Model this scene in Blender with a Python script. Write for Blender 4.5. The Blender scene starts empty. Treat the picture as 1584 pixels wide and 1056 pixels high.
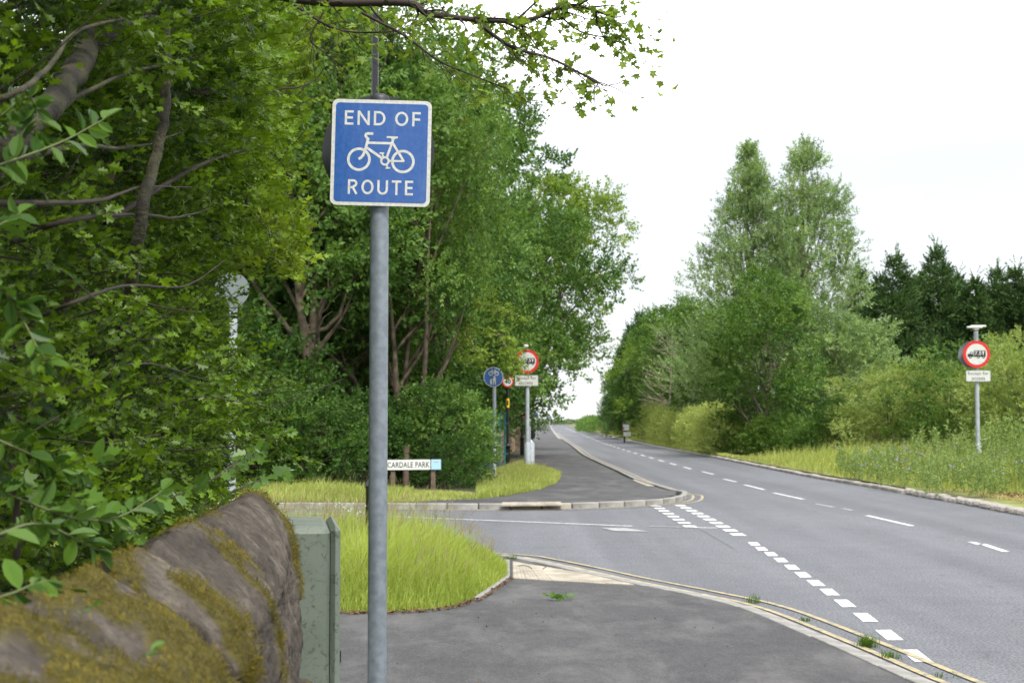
import bpy, math, random
import numpy as np
from mathutils import Vector, Matrix, noise as mnoise

# ------------------------------------------------------------------ camera, sky, sun, exposure
SC = bpy.context.scene
COL = SC.collection
F = 2200.0                      # focal length in photo pixels (50 mm on 36 mm)
CAMH = 1.7
P = math.atan(122 / F)
cam_d = bpy.data.cameras.new('camera'); cam = bpy.data.objects.new('camera', cam_d); COL.objects.link(cam)
cam_d.sensor_width = 36; cam_d.lens = 50; cam_d.clip_end = 6000; cam_d.clip_start = 0.05
cam.location = (0, 0, CAMH); cam.rotation_euler = (math.pi / 2 + P, 0, 0)
cam_d.dof.use_dof = True; cam_d.dof.focus_distance = 6.0; cam_d.dof.aperture_fstop = 8.0
SC.camera = cam

SUN_EL, SUN_AZ = math.radians(56), math.radians(150)      # azimuth clockwise from +Y
W = bpy.data.worlds.new('World'); SC.world = W; W.use_nodes = True
nt = W.node_tree; nt.nodes.clear()
def N(t, tree=None, **kw):
    n = (tree or nt).nodes.new(t)
    for k, v in kw.items(): setattr(n, k, v)
    return n
out = N('ShaderNodeOutputWorld'); bg = N('ShaderNodeBackground'); bg.inputs['Strength'].default_value = 0.12
sky = N('ShaderNodeTexSky', sky_type='NISHITA', sun_disc=False); sky.sun_elevation = SUN_EL; sky.sun_rotation = SUN_AZ
tc = N('ShaderNodeTexCoord'); mp = N('ShaderNodeMapping'); mp.inputs['Scale'].default_value = (1.1, 1.1, 3.6); mp.inputs['Location'].default_value = (3.1, 0.4, 0.2)
n1 = N('ShaderNodeTexNoise'); n1.inputs['Scale'].default_value = 1.7; n1.inputs['Detail'].default_value = 5; n1.inputs['Roughness'].default_value = .5; n1.inputs['Distortion'].default_value = .2
rp = N('ShaderNodeValToRGB')
rp.color_ramp.elements[0].position = .30; rp.color_ramp.elements[0].color = (2.75, 2.85, 2.98, 1)
_e = rp.color_ramp.elements.new(.54); _e.color = (3.35, 3.42, 3.5, 1)
rp.color_ramp.elements[-1].position = .74; rp.color_ramp.elements[-1].color = (15.5, 15.6, 15.8, 1)
mx = N('ShaderNodeMix', data_type='RGBA'); mx.inputs['Factor'].default_value = .9
nt.links.new(tc.outputs['Generated'], mp.inputs['Vector']); nt.links.new(mp.outputs[0], n1.inputs['Vector'])
nt.links.new(n1.outputs['Fac'], rp.inputs['Fac']); nt.links.new(sky.outputs[0], mx.inputs[6]); nt.links.new(rp.outputs[0], mx.inputs[7])
nt.links.new(mx.outputs[2], bg.inputs['Color']); nt.links.new(bg.outputs[0], out.inputs['Surface'])

sl = bpy.data.lights.new('sun', 'SUN'); sun = bpy.data.objects.new('sun', sl); COL.objects.link(sun)
sl.energy = 1.5; sl.angle = math.radians(11); sl.color = (1, .96, .88)
sd = Vector((math.sin(SUN_AZ) * math.cos(SUN_EL), math.cos(SUN_AZ) * math.cos(SUN_EL), math.sin(SUN_EL)))
sun.rotation_euler = sd.to_track_quat('Z', 'Y').to_euler(); sun.location = (0, 0, 30)
SC.view_settings.view_transform = 'Standard'; SC.view_settings.look = 'None'; SC.view_settings.gamma = 1
SC.view_settings.use_curve_mapping = False; SC.view_settings.exposure = 1.5
SC.render.engine = 'CYCLES'
SC.cycles.max_bounces = 6; SC.cycles.diffuse_bounces = 4; SC.cycles.glossy_bounces = 2; SC.cycles.transmission_bounces = 3; SC.cycles.transparent_max_bounces = 4

# ------------------------------------------------------------------ helpers
def ray(px, py):
    u = (px - 792) / F; v = (528 - py) / F; c, s = math.cos(P), math.sin(P)
    return (u, c - v * s, s + v * c)
def G(px, py, z=0.0):
    d = ray(px, py); t = (z - CAMH) / d[2]; return (d[0] * t, d[1] * t)
def at(px, py, Y):
    d = ray(px, py); t = Y / d[1]; return Vector((d[0] * t, Y, CAMH + d[2] * t))
def X(px, Y): return (px - 792) / F * Y
def Z(py, Y): return at(792, py, Y).z

def tag(o, label=None, cat=None, group=None, kind=None):
    if label: o['label'] = label
    if cat: o['category'] = cat
    if group: o['group'] = group
    if kind: o['kind'] = kind
    return o
def empty(name, loc=(0, 0, 0), label=None, cat=None, group=None, kind=None, rz=0):
    o = bpy.data.objects.new(name, None); COL.objects.link(o); o.location = loc; o.rotation_euler = (0, 0, rz); o.empty_display_size = .2
    return tag(o, label, cat, group, kind)
def link(name, me, parent=None, loc=None):
    o = bpy.data.objects.new(name, me); COL.objects.link(o)
    if parent is not None: o.parent = parent
    if loc is not None: o.location = loc
    return o

class MB:
    """collects polygons; verts in local coordinates"""
    def __init__(s): s.v = []; s.f = []; s.mi = []; s.m = 0; s.sm = []
    def add(s, vs, fs, smooth=False):
        b = len(s.v); s.v += [tuple(v) for v in vs]
        for f in fs: s.f.append([i + b for i in f]); s.mi.append(s.m); s.sm.append(smooth)
        return s
    def box(s, c, d, bevel=0, rz=0):
        x, y, z = [k / 2 for k in d]; b = min(bevel, x * .9, y * .9, z * .9)
        ca, sa = math.cos(rz), math.sin(rz)
        def T(p): return (c[0] + p[0] * ca - p[1] * sa, c[1] + p[0] * sa + p[1] * ca, c[2] + p[2])
        if b <= 0:
            vs = [(i, j, k) for i in (-x, x) for j in (-y, y) for k in (-z, z)]
            fs = [(0, 1, 3, 2), (4, 6, 7, 5), (0, 4, 5, 1), (2, 3, 7, 6), (0, 2, 6, 4), (1, 5, 7, 3)]
            return s.add([T(p) for p in vs], fs)
        vs = []; 
        ring = [(-x + b, -y), (x - b, -y), (x, -y + b), (x, y - b), (x - b, y), (-x + b, y), (-x, y - b), (-x, -y + b)]
        ins = [(-x + b, -y + b), (x - b, -y + b), (x - b, -y + b), (x - b, y - b), (x - b, y - b), (-x + b, y - b), (-x + b, y - b), (-x + b, -y + b)]
        q = [(-x + b, -y + b), (x - b, -y + b), (x - b, y - b), (-x + b, y - b)]
        vs = [(a[0], a[1], -z) for a in q] + [(a[0], a[1], -z + b) for a in ring] + [(a[0], a[1], z - b) for a in ring] + [(a[0], a[1], z) for a in q]
        fs = [(3, 2, 1, 0), (20, 21, 22, 23)]
        for i in range(8):
            j = (i + 1) % 8; fs.append((4 + i, 4 + j, 12 + j, 12 + i))
        for k in range(4):
            a, b2 = 4 + 2 * k, 5 + 2 * k; c2 = 4 + (2 * k + 2) % 8
            fs.append((a, k, (k + 1) % 4, b2)); fs.append((b2, (k + 1) % 4, c2))
            a, b2, c2 = 12 + 2 * k, 13 + 2 * k, 12 + (2 * k + 2) % 8
            fs.append((a, b2, 20 + (k + 1) % 4, 20 + k)); fs.append((b2, c2, 20 + (k + 1) % 4))
        return s.add([T(p) for p in vs], fs)
    def cyl(s, p0, p1, r0, r1=None, n=16, caps=True, smooth=True):
        r1 = r0 if r1 is None else r1; p0 = Vector(p0); p1 = Vector(p1); d = (p1 - p0).normalized()
        a = d.orthogonal().normalized(); b = d.cross(a); vs = []
        for p, r in ((p0, r0), (p1, r1)):
            for i in range(n):
                t = 2 * math.pi * i / n; vs.append(p + (a * math.cos(t) + b * math.sin(t)) * r)
        s.add(vs, [(i, (i + 1) % n, n + (i + 1) % n, n + i) for i in range(n)], smooth)
        if caps:
            s.add(vs[:n], [tuple(reversed(range(n)))]); s.add(vs[n:], [tuple(range(n))])
        return s
    def lathe(s, prof, n=20, o=(0, 0, 0)):
        vs = []; fs = []
        for r, z in prof:
            for i in range(n):
                t = 2 * math.pi * i / n; vs.append((o[0] + r * math.cos(t), o[1] + r * math.sin(t), o[2] + z))
        for k in range(len(prof) - 1):
            for i in range(n): fs.append((k * n + i, k * n + (i + 1) % n, (k + 1) * n + (i + 1) % n, (k + 1) * n + i))
        s.add(vs, fs, True); s.add(vs[:n], [tuple(reversed(range(n)))]); s.add(vs[-n:], [tuple(range(n))]); return s
    def prism(s, poly, y0, y1):
        """2D outline in XZ, extruded from y0 (front) to y1"""
        n = len(poly); vs = [(p[0], y0, p[1]) for p in poly] + [(p[0], y1, p[1]) for p in poly]
        return s.add(vs, [tuple(range(n)), tuple(reversed(range(n, 2 * n)))] + [(i, n + i, n + (i + 1) % n, (i + 1) % n) for i in range(n)])
    def stroke(s, pts, w, y, closed=False, d=.0006):
        """flat mitred ribbon in XZ, proud of a plate"""
        pts = [np.array(p, float) for p in pts]; n = len(pts); L = []; R = []
        for i in range(n):
            a = pts[i - 1] if (i > 0 or closed) else None; b = pts[(i + 1) % n] if (i < n - 1 or closed) else None
            ds = []
            if a is not None: t = pts[i] - a; ds.append(t / (np.linalg.norm(t) + 1e-12))
            if b is not None: t = b - pts[i]; ds.append(t / (np.linalg.norm(t) + 1e-12))
            t = sum(ds); 
            if np.linalg.norm(t) < 1e-6: t = ds[0]
            t = t / np.linalg.norm(t); nn = np.array((-t[1], t[0])); c = max(.45, abs(float(np.dot(nn, (-ds[0][1], ds[0][0])))))
            L.append(pts[i] + nn * w / 2 / c); R.append(pts[i] - nn * w / 2 / c)
        vs = [(p[0], y, p[1]) for p in L] + [(p[0], y, p[1]) for p in R]
        m = n if closed else n - 1
        return s.add(vs, [(i, (i + 1) % n, n + (i + 1) % n, n + i) for i in range(m)])
    def build(s, name, mats, parent=None, loc=None):
        me = bpy.data.meshes.new(name); me.from_pydata(s.v, [], s.f)
        for m in (mats if isinstance(mats, (list, tuple)) else [mats]): me.materials.append(m)
        me.polygons.foreach_set('material_index', s.mi); me.polygons.foreach_set('use_smooth', s.sm); me.update()
        return link(name, me, parent, loc)

def npmesh(name, V, T, mats, mi=None, tint=None, smooth=False, key='tint'):
    """triangle mesh from numpy arrays"""
    me = bpy.data.meshes.new(name); V = np.ascontiguousarray(V, np.float32); T = np.ascontiguousarray(T, np.int32)
    me.vertices.add(len(V)); me.vertices.foreach_set('co', V.ravel())
    me.loops.add(T.size); me.loops.foreach_set('vertex_index', T.ravel())
    me.polygons.add(len(T)); me.polygons.foreach_set('loop_start', np.arange(0, T.size, T.shape[1], dtype=np.int32))
    try: me.polygons.foreach_set('loop_total', np.full(len(T), T.shape[1], np.int32))
    except Exception: pass
    for m in (mats if isinstance(mats, (list, tuple)) else [mats]): me.materials.append(m)
    if mi is not None: me.polygons.foreach_set('material_index', np.ascontiguousarray(mi, np.int32))
    me.polygons.foreach_set('use_smooth', np.full(len(T), smooth, bool))
    if tint is not None:
        a = me.attributes.new(key, 'FLOAT', 'POINT'); a.data.foreach_set('value', np.ascontiguousarray(tint, np.float32))
    me.update(calc_edges=True); me.validate(); return me

# ------------------------------------------------------------------ materials
MATS = {}
def mat(name):
    m = bpy.data.materials.new(name); m.use_nodes = True; t = m.node_tree
    b = t.nodes['Principled BSDF']; return m, t, b
def simple(name, c, rough=.5, metal=0, var=.0, scale=8, bump=0, c2=None, spec=.5, detail=4, lo=.35, hi=.65):
    m, t, b = mat(name); b.inputs['Roughness'].default_value = rough; b.inputs['Metallic'].default_value = metal
    b.inputs['Specular IOR Level'].default_value = spec; b.inputs['Base Color'].default_value = (*c, 1)
    if var or c2 or bump:
        tc = N('ShaderNodeTexCoord', t); no = N('ShaderNodeTexNoise', t); no.inputs['Scale'].default_value = scale; no.inputs['Detail'].default_value = detail
        t.links.new(tc.outputs['Object'], no.inputs['Vector'])
        r = N('ShaderNodeValToRGB', t); c2 = c2 or [k * (1 - var) for k in c]
        r.color_ramp.elements[0].color = (*c2, 1); r.color_ramp.elements[1].color = (*c, 1)
        r.color_ramp.elements[0].position = lo; r.color_ramp.elements[1].position = hi
        t.links.new(no.outputs['Fac'], r.inputs['Fac']); t.links.new(r.outputs[0], b.inputs['Base Color'])
        if bump:
            bu = N('ShaderNodeBump', t); bu.inputs['Strength'].default_value = bump; bu.inputs['Distance'].default_value = .01
            n2 = N('ShaderNodeTexNoise', t); n2.inputs['Scale'].default_value = scale * 6; n2.inputs['Detail'].default_value = 5
            t.links.new(tc.outputs['Object'], n2.inputs['Vector']); t.links.new(n2.outputs['Fac'], bu.inputs['Height']); t.links.new(bu.outputs[0], b.inputs['Normal'])
    MATS[name] = m; return m
def ramp(t, src, stops):
    r = N('ShaderNodeValToRGB', t); e = r.color_ramp.elements
    while len(e) > 1: e.remove(e[-1])
    e[0].position = stops[0][0]; e[0].color = (*stops[0][1], 1)
    for p, c in stops[1:]: k = e.new(p); k.color = (*c, 1)
    t.links.new(src, r.inputs['Fac']); return r.outputs[0]
def noise_tex(t, vec, scale, detail=4, rough=.5, dist=0):
    n = N('ShaderNodeTexNoise', t); n.inputs['Scale'].default_value = scale; n.inputs['Detail'].default_value = detail
    n.inputs['Roughness'].default_value = rough; n.inputs['Distortion'].default_value = dist; t.links.new(vec, n.inputs['Vector']); return n.outputs['Fac']
def mixc(t, fac, a, b, mode='MIX'):
    m = N('ShaderNodeMix', t, data_type='RGBA', blend_type=mode)
    for s, v in ((0, fac), (6, a), (7, b)):
        if hasattr(v, 'is_linked'): t.links.new(v, m.inputs[s])
        else: m.inputs[s].default_value = v if s == 0 else (*v, 1)
    return m.outputs[2]

def leafmat(name, dark, light, rough=.45, trans=.35, spec=.4):
    m, t, b = mat(name); at_ = N('ShaderNodeAttribute', t); at_.attribute_name = 'tint'
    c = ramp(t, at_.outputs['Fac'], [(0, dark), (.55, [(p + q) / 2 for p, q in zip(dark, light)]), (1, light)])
    t.links.new(c, b.inputs['Base Color']); b.inputs['Roughness'].default_value = rough; b.inputs['Specular IOR Level'].default_value = spec
    tr = N('ShaderNodeBsdfTranslucent', t)
    ct = mixc(t, 1.0, c, (1.25, 1.2, .55), 'MULTIPLY'); t.links.new(ct, tr.inputs['Color'])
    ms = N('ShaderNodeMixShader', t); ms.inputs[0].default_value = trans
    t.links.new(b.outputs[0], ms.inputs[1]); t.links.new(tr.outputs[0], ms.inputs[2]); t.links.new(ms.outputs[0], t.nodes['Material Output'].inputs['Surface'])
    MATS[name] = m; return m

def asphalt(name, c, dark, light, agg=90, crack=False, patch=None, bump=.25, rough=.8):
    m, t, b = mat(name); tc = N('ShaderNodeTexCoord', t); v = tc.outputs['Object']
    big = noise_tex(t, v, .35, 5, .6, .4); fine = noise_tex(t, v, agg, 3, .7); mid = noise_tex(t, v, 3.1, 8, .75, .2)
    col = ramp(t, big, [(.35, dark), (.55, c), (.72, light)])
    col = mixc(t, .5, col, ramp(t, mid, [(.35, dark), (.65, light)]), 'MIX')
    if crack:
        mp2 = N('ShaderNodeMapping', t); mp2.inputs['Scale'].default_value = (1.0, .035, 1); t.links.new(v, mp2.inputs['Vector'])
        col = mixc(t, 1, col, ramp(t, noise_tex(t, mp2.outputs[0], 1.1, 3, .5), [(.38, (.86, .86, .87)), (.62, (1.1, 1.1, 1.1))]), 'MULTIPLY')
        dr = noise_tex(t, v, .9, 8, .75, 1.5); col = mixc(t, ramp(t, dr, [(.60, (0, 0, 0)), (.75, (.35, .35, .35))]), col, (.2, .19, .175))
    sp = ramp(t, fine, [(.3, (.4, .4, .4)), (.5, (1, 1, 1)), (.7, (1.9, 1.9, 1.9))])
    col = mixc(t, 1, col, sp, 'MULTIPLY')
    if patch:
        # long pale scuffs and dust drifts
        mp = N('ShaderNodeMapping', t); mp.inputs['Scale'].default_value = (1.1, .45, 1); mp.inputs['Rotation'].default_value = (0, 0, .5); t.links.new(v, mp.inputs['Vector'])
        pn = noise_tex(t, mp.outputs[0], 1.5, 9, .72, .25)
        col = mixc(t, ramp(t, pn, [(.47, (0, 0, 0)), (.70, (.55, .55, .55))]), col, patch)
    if crack:
        vo = N('ShaderNodeTexVoronoi', t, feature='DISTANCE_TO_EDGE'); vo.inputs['Scale'].default_value = .16
        dn = N('ShaderNodeTexNoise', t); dn.inputs['Scale'].default_value = 1.5; t.links.new(v, dn.inputs['Vector'])
        av = N('ShaderNodeVectorMath', t, operation='ADD'); t.links.new(v, av.inputs[0]); t.links.new(dn.outputs['Color'], av.inputs[1]); t.links.new(av.outputs[0], vo.inputs['Vector'])
        ck = ramp(t, vo.outputs['Distance'], [(0, (.78, .78, .78)), (.002, (1, 1, 1))]); col = mixc(t, 1, col, ck, 'MULTIPLY')
    t.links.new(col, b.inputs['Base Color']); b.inputs['Roughness'].default_value = rough; b.inputs['Specular IOR Level'].default_value = .35
    bu = N('ShaderNodeBump', t); bu.inputs['Strength'].default_value = bump; bu.inputs['Distance'].default_value = .006
    t.links.new(fine, bu.inputs['Height']); t.links.new(bu.outputs[0], b.inputs['Normal']); MATS[name] = m; return m

M_road = asphalt('road_asphalt', (.126, .131, .145), (.104, .108, .121), (.146, .151, .164), 42, crack=True, bump=.5)
M_pave = asphalt('pavement_asphalt', (.056, .055, .058), (.036, .035, .038), (.082, .08, .082), 80, patch=(.17, .165, .16))
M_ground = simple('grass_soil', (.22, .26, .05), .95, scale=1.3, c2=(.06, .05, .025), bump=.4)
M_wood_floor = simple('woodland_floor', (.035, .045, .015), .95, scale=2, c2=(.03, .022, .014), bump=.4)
M_field = simple('field', (.1, .13, .04), .95, scale=.05, c2=(.12, .12, .05))
M_kerb = simple('kerb_concrete', (.35, .34, .315), .85, scale=5, c2=(.21, .2, .185), bump=.3)
M_kerb_old = simple('kerb_stone', (.46, .43, .39), .85, scale=3, c2=(.25, .22, .19), bump=.4)
M_white = simple('white_road_paint', (.68, .68, .67), .6, scale=18, c2=(.26, .26, .27), lo=.37, hi=.5, detail=6)
M_wornwhite = simple('worn_road_paint', (.4, .4, .4), .7, scale=9, c2=(.22, .22, .23), detail=6)
M_yellow = simple('yellow_road_paint', (.44, .35, .17), .65, scale=11, c2=(.22, .2, .15), lo=.38, hi=.6, detail=6)
M_tactile = simple('buff_paving', (.44, .395, .32), .8, scale=4, c2=(.27, .245, .2), bump=.2)
M_galv = simple('galvanised_steel', (.25, .285, .32), .5, .35, scale=28, c2=(.185, .215, .245), bump=.05, detail=7, lo=.38, hi=.62)
M_galv_far = simple('galvanised_steel_pale', (.45, .49, .52), .5, .2, scale=10, c2=(.34, .37, .4))
M_black = simple('black_gloss_paint', (.014, .014, .016), .32)
M_dkgrey = simple('dark_grey_sign_back', (.035, .04, .045), .5, scale=9, c2=(.025, .03, .033))
M_grey = simple('grey_sign_back', (.17, .2, .2), .6)
M_refwhite = simple('reflective_white', (.66, .66, .62), .45, scale=60, c2=(.52, .53, .5), detail=2)
M_yel = simple('yellow_sticker', (.75, .5, .03), .5)
M_red = simple('sign_red', (.6, .02, .02), .4)
M_ink = simple('sign_black', (.012, .012, .012), .5)
M_lblue = simple('pale_blue_panel', (.38, .62, .78), .4)
M_pink = simple('red_print', (.6, .12, .12), .4)
M_timber = simple('weathered_post', (.17, .12, .085), .9, scale=9, c2=(.1, .07, .05), bump=.4)
M_bark = simple('bark', (.19, .145, .10), .9, scale=5, c2=(.06, .045, .03), bump=.8)
M_bark_pale = simple('pale_bark', (.2, .17, .13), .9, scale=5, c2=(.1, .085, .06), bump=.6)
M_bark_moss = simple('mossy_bark', (.07, .065, .03), .9, scale=14, c2=(.02, .018, .012), bump=1)
M_twig = simple('twig', (.035, .025, .018), .85)
M_litter = simple('dead_leaves', (.2, .11, .05), .9, scale=20, c2=(.09, .05, .03))
M_straw = simple('dry_grass', (.42, .33, .17), .9, scale=20, c2=(.25, .2, .1))

M_haw = leafmat('hawthorn_leaf', (.016, .046, .004), (.18, .31, .02), .42, .42, .3)
M_maple = leafmat('maple_leaf', (.06, .12, .01), (.25, .36, .03), .5, .45, .3)
M_sallow = leafmat('sallow_leaf', (.03, .08, .015), (.12, .23, .03), .42, .35, .32)
M_wood = leafmat('woodland_leaf', (.045, .115, .02), (.22, .36, .075), .5, .36, .3)
M_woodL = leafmat('light_woodland_leaf', (.09, .175, .02), (.34, .46, .085), .55, .45, .3)
M_dark = leafmat('dark_leaf', (.02, .06, .01), (.10, .21, .032), .5, .35, .35)  # darker green than the woodland leaf
M_poplar = leafmat('poplar_leaf', (.13, .22, .08), (.40, .54, .24), .45, .35, .45)
M_leyl = leafmat('conifer_leaf', (.04, .09, .03), (.15, .25, .085), .7, .2, .2)
M_gold = leafmat('golden_hedge_leaf', (.19, .27, .06), (.48, .56, .21), .6, .35, .25)
M_hedge = leafmat('clipped_hedge_leaf', (.22, .30, .07), (.52, .58, .2), .6, .35, .25)
M_grass = leafmat('grass_blade', (.19, .27, .035), (.50, .58, .15), .6, .4, .25)
M_grassv = leafmat('verge_grass_blade', (.23, .30, .055), (.56, .60, .21), .65, .4, .2)
M_seed = leafmat('grass_seed_head', (.2, .17, .09), (.4, .33, .2), .8, .3, .1)
M_tuft = leafmat('tuft_blade', (.04, .09, .01), (.17, .3, .03), .6, .35, .2)
M_strawb = leafmat('straw_blade', (.3, .25, .1), (.62, .5, .28), .8, .3, .1)
M_weed = leafmat('nettle_leaf', (.12, .2, .05), (.36, .46, .17), .6, .35, .25)
M_flower = simple('violet_flower', (.38, .3, .62), .7)
M_flower_y = simple('yellow_flower', (.8, .6, .05), .7)
M_conifer_straw = simple('dead_frond', (.16, .1, .05), .9)

def blue_sign():
    m, t, b = mat('reflective_blue'); tc = N('ShaderNodeTexCoord', t); v = tc.outputs['Object']
    n = noise_tex(t, v, 45, 5, .6); c = ramp(t, n, [(.3, (.018, .085, .32)), (.7, (.032, .118, .38))])
    n2 = noise_tex(t, v, 9, 6, .75); c = mixc(t, ramp(t, n2, [(.64, (0, 0, 0)), (.74, (.6, .6, .6))]), c, (.02, .05, .12))
    mpv = N('ShaderNodeMapping', t); mpv.inputs['Scale'].default_value = (30, 30, 2.5); t.links.new(v, mpv.inputs['Vector'])
    c = mixc(t, ramp(t, noise_tex(t, mpv.outputs[0], 1.0, 6, .7), [(.55, (0, 0, 0)), (.8, (.35, .35, .35))]), c, (.16, .22, .33))
    t.links.new(c, b.inputs['Base Color']); b.inputs['Roughness'].default_value = .14; b.inputs['Coat Weight'].default_value = .35; b.inputs['Coat Roughness'].default_value = .1
    bu = N('ShaderNodeBump', t); bu.inputs['Strength'].default_value = .12; bu.inputs['Distance'].default_value = .004
    t.links.new(noise_tex(t, v, 60, 2), bu.inputs['Height']); t.links.new(bu.outputs[0], b.inputs['Normal']); return m
M_blue = blue_sign()

def stone_mat(name, base, dk, pale, moss1=(.125, .105, .024), moss2=(.05, .045, .014)):
    m, t, b = mat(name); tc = N('ShaderNodeTexCoord', t); v = tc.outputs['Object']
    a = N('ShaderNodeAttribute', t); a.attribute_name = 'moss'
    n = noise_tex(t, v, 6, 8, .68, .6); c = ramp(t, n, [(.3, dk), (.52, base), (.68, pale)])
    pit = noise_tex(t, v, 60, 6, .75); c = mixc(t, 1, c, ramp(t, pit, [(.28, (.25, .23, .21)), (.42, (1, 1, 1)), (.68, (1.5, 1.45, 1.4))]), 'MULTIPLY')
    wl = noise_tex(t, v, 4.2, 7, .75); c = mixc(t, ramp(t, wl, [(.66, (0, 0, 0)), (.70, (.8, .8, .8))]), c, (.55, .5, .44))
    ms = ramp(t, noise_tex(t, v, 55, 5, .7), [(.35, moss2), (.62, moss1)])
    c = mixc(t, a.outputs['Fac'], c, ms); t.links.new(c, b.inputs['Base Color']); b.inputs['Roughness'].default_value = .92; b.inputs['Specular IOR Level'].default_value = .15
    bu = N('ShaderNodeBump', t); bu.inputs['Strength'].default_value = .9; bu.inputs['Distance'].default_value = .012
    t.links.new(noise_tex(t, v, 42, 8, .75), bu.inputs['Height']); t.links.new(bu.outputs[0], b.inputs['Normal']); MATS[name] = m; return m
M_stone = stone_mat('gritstone', (.088, .076, .064), (.036, .032, .029), (.165, .145, .122))
M_stone_far = stone_mat('sandstone', (.27, .2, .14), (.14, .1, .07), (.38, .3, .22))
M_mosst = leafmat('moss_tuft', (.05, .045, .01), (.27, .22, .045), .9, .2, .1)
def gcab():
    m, t, b = mat('green_cabinet_paint'); tc = N('ShaderNodeTexCoord', t); v = tc.outputs['Object']
    c = ramp(t, noise_tex(t, v, 5, 5, .6), [(.3, (.11, .14, .11)), (.7, (.16, .19, .155))])
    n2 = noise_tex(t, v, 30, 6, .8, 1); c = mixc(t, ramp(t, n2, [(.54, (0, 0, 0)), (.62, (.8, .8, .8))]), c, (.045, .05, .03))
    n3 = noise_tex(t, v, 22, 6, .85, 2); c = mixc(t, ramp(t, n3, [(.71, (0, 0, 0)), (.73, (1, 1, 1))]), c, (.55, .57, .55))
    t.links.new(c, b.inputs['Base Color']); b.inputs['Roughness'].default_value = .5; return m
M_cab = gcab()

# ------------------------------------------------------------------ curves and ground sheets
def catmull(pts, step=.5):
    pts = [np.array(p, float) for p in pts]; pts = [2 * pts[0] - pts[1]] + pts + [2 * pts[-1] - pts[-2]]; o = []
    for i in range(1, len(pts) - 2):
        p0, p1, p2, p3 = pts[i - 1:i + 3]; n = max(2, int(np.linalg.norm(p2 - p1) / step))
        for k in range(n):
            t = k / n; o.append(.5 * ((2 * p1) + (-p0 + p2) * t + (2 * p0 - 5 * p1 + 4 * p2 - p3) * t * t + (-p0 + 3 * p1 - 3 * p2 + p3) * t ** 3))
    o.append(pts[-2]); return np.array(o)
def resample(c, step):
    d = np.r_[0, np.cumsum(np.linalg.norm(np.diff(c, axis=0), axis=1))]; s = np.arange(0, d[-1], step)
    return np.c_[np.interp(s, d, c[:, 0]), np.interp(s, d, c[:, 1])]
def offset(c, w):
    t = np.gradient(c, axis=0); t /= np.linalg.norm(t, axis=1)[:, None]; return c + np.c_[-t[:, 1], t[:, 0]] * w   # + = left of travel
def ribbon(mb, a, b, z):
    vs = [(p[0], p[1], z) for p in a] + [(p[0], p[1], z) for p in b]; n = len(a)
    mb.add(vs, [(i, i + 1, n + i + 1, n + i) for i in range(n - 1)])
def sheet(name, poly, z, m, kind='structure', depth=.0):
    from mathutils.geometry import tessellate_polygon
    vs = [Vector((p[0], p[1], z)) for p in poly]; tris = tessellate_polygon([vs])
    me = bpy.data.meshes.new(name); v = [tuple(p) for p in vs]; f = []
    for t in tris:
        a, b, c = [vs[i] for i in t]; f.append(t if (b - a).cross(c - a).z > 0 else (t[0], t[2], t[1]))
    if depth:
        n = len(v); v += [(p[0], p[1], z - depth) for p in v[:n]]; f += [(i, (i + 1) % n, n + (i + 1) % n, n + i) for i in range(n)]
    me.from_pydata(v, [], f); me.materials.append(m); me.update(); o = link(name, me); tag(o, kind=kind); return o
def inpoly(pts, poly):
    x, y = pts[:, 0], pts[:, 1]; ins = np.zeros(len(pts), bool); n = len(poly)
    for i in range(n):
        x1, y1 = poly[i]; x2, y2 = poly[(i + 1) % n]
        c = ((y1 > y) != (y2 > y)) & (x < (x2 - x1) * (y - y1) / (y2 - y1 + 1e-12) + x1); ins ^= c
    return ins
def sample_poly(rng, poly, n):
    p = np.array(poly); lo, hi = p.min(0), p.max(0); o = []; k = 0
    while k < n:
        q = rng.uniform(lo, hi, (n * 2, 2)); q = q[inpoly(q, poly)]; o.append(q); k += len(q)
    return np.concatenate(o)[:n]
def edge_dist(pts, poly):
    d = np.full(len(pts), 1e9); n = len(poly)
    for i in range(n):
        a = np.array(poly[i]); b = np.array(poly[(i + 1) % n]); ab = b - a; t = np.clip(((pts - a) @ ab) / (ab @ ab + 1e-12), 0, 1)
        d = np.minimum(d, np.linalg.norm(pts - (a + t[:, None] * ab), axis=1))
    return d

ZP = .10
ZN = .03      # near pavement is almost flush with the road (dropped kerb)
# near kerb: runs from the camera's right, curving left into the side road
K1 = catmull([(4.6, -4), (3.75, 3), (3.1, 7), G(1446, 1056, ZN), G(1300, 993, ZN), G(1160, 937, ZN), G(1060, 914, ZN), G(960, 894, ZN), G(870, 874, ZN), G(815, 863, ZN), G(770, 857, ZN), G(600, 852, ZN), G(430, 850, ZN), (-10, 18.3), (-45, 18.6)], .25)
# far kerb: from far down the main road to the corner and along the side road
K2 = catmull([(15.0, 560), (9.2, 330), G(858, 668), G(868, 679), G(884, 691), G(900, 701.5, .1), G(926, 714.5, .1), G(953, 726.5, .1), G(980, 739.5, .1), G(1016, 750.5, .1), G(1040, 759, .08), G(1054, 766), G(1051, 773), G(1030, 777.5), G(990, 781), G(940, 783.5), G(860, 786), G(740, 787), G(560, 786), G(430, 785), (-14, 28.2), (-45, 28.9)], .25)
KR = catmull([(13, -6), (10.6, 8), (9.75, 18), G(1584, 798), G(1500, 782), G(1430, 770), G(1340, 753), G(1250, 737.5), G(1145, 716.5), G(1085, 704), G(1020, 692), G(975, 682), (10.9, 180), (14.6, 330), (20.5, 560)], .5)

tag(link('ground', (lambda me: me)(sheet('tmp', [(-2500, -400), (2500, -400), (2500, 3000), (-2500, 3000)], -.05, M_field).data)), kind='structure')
bpy.data.objects.remove(bpy.data.objects['tmp'])
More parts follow.
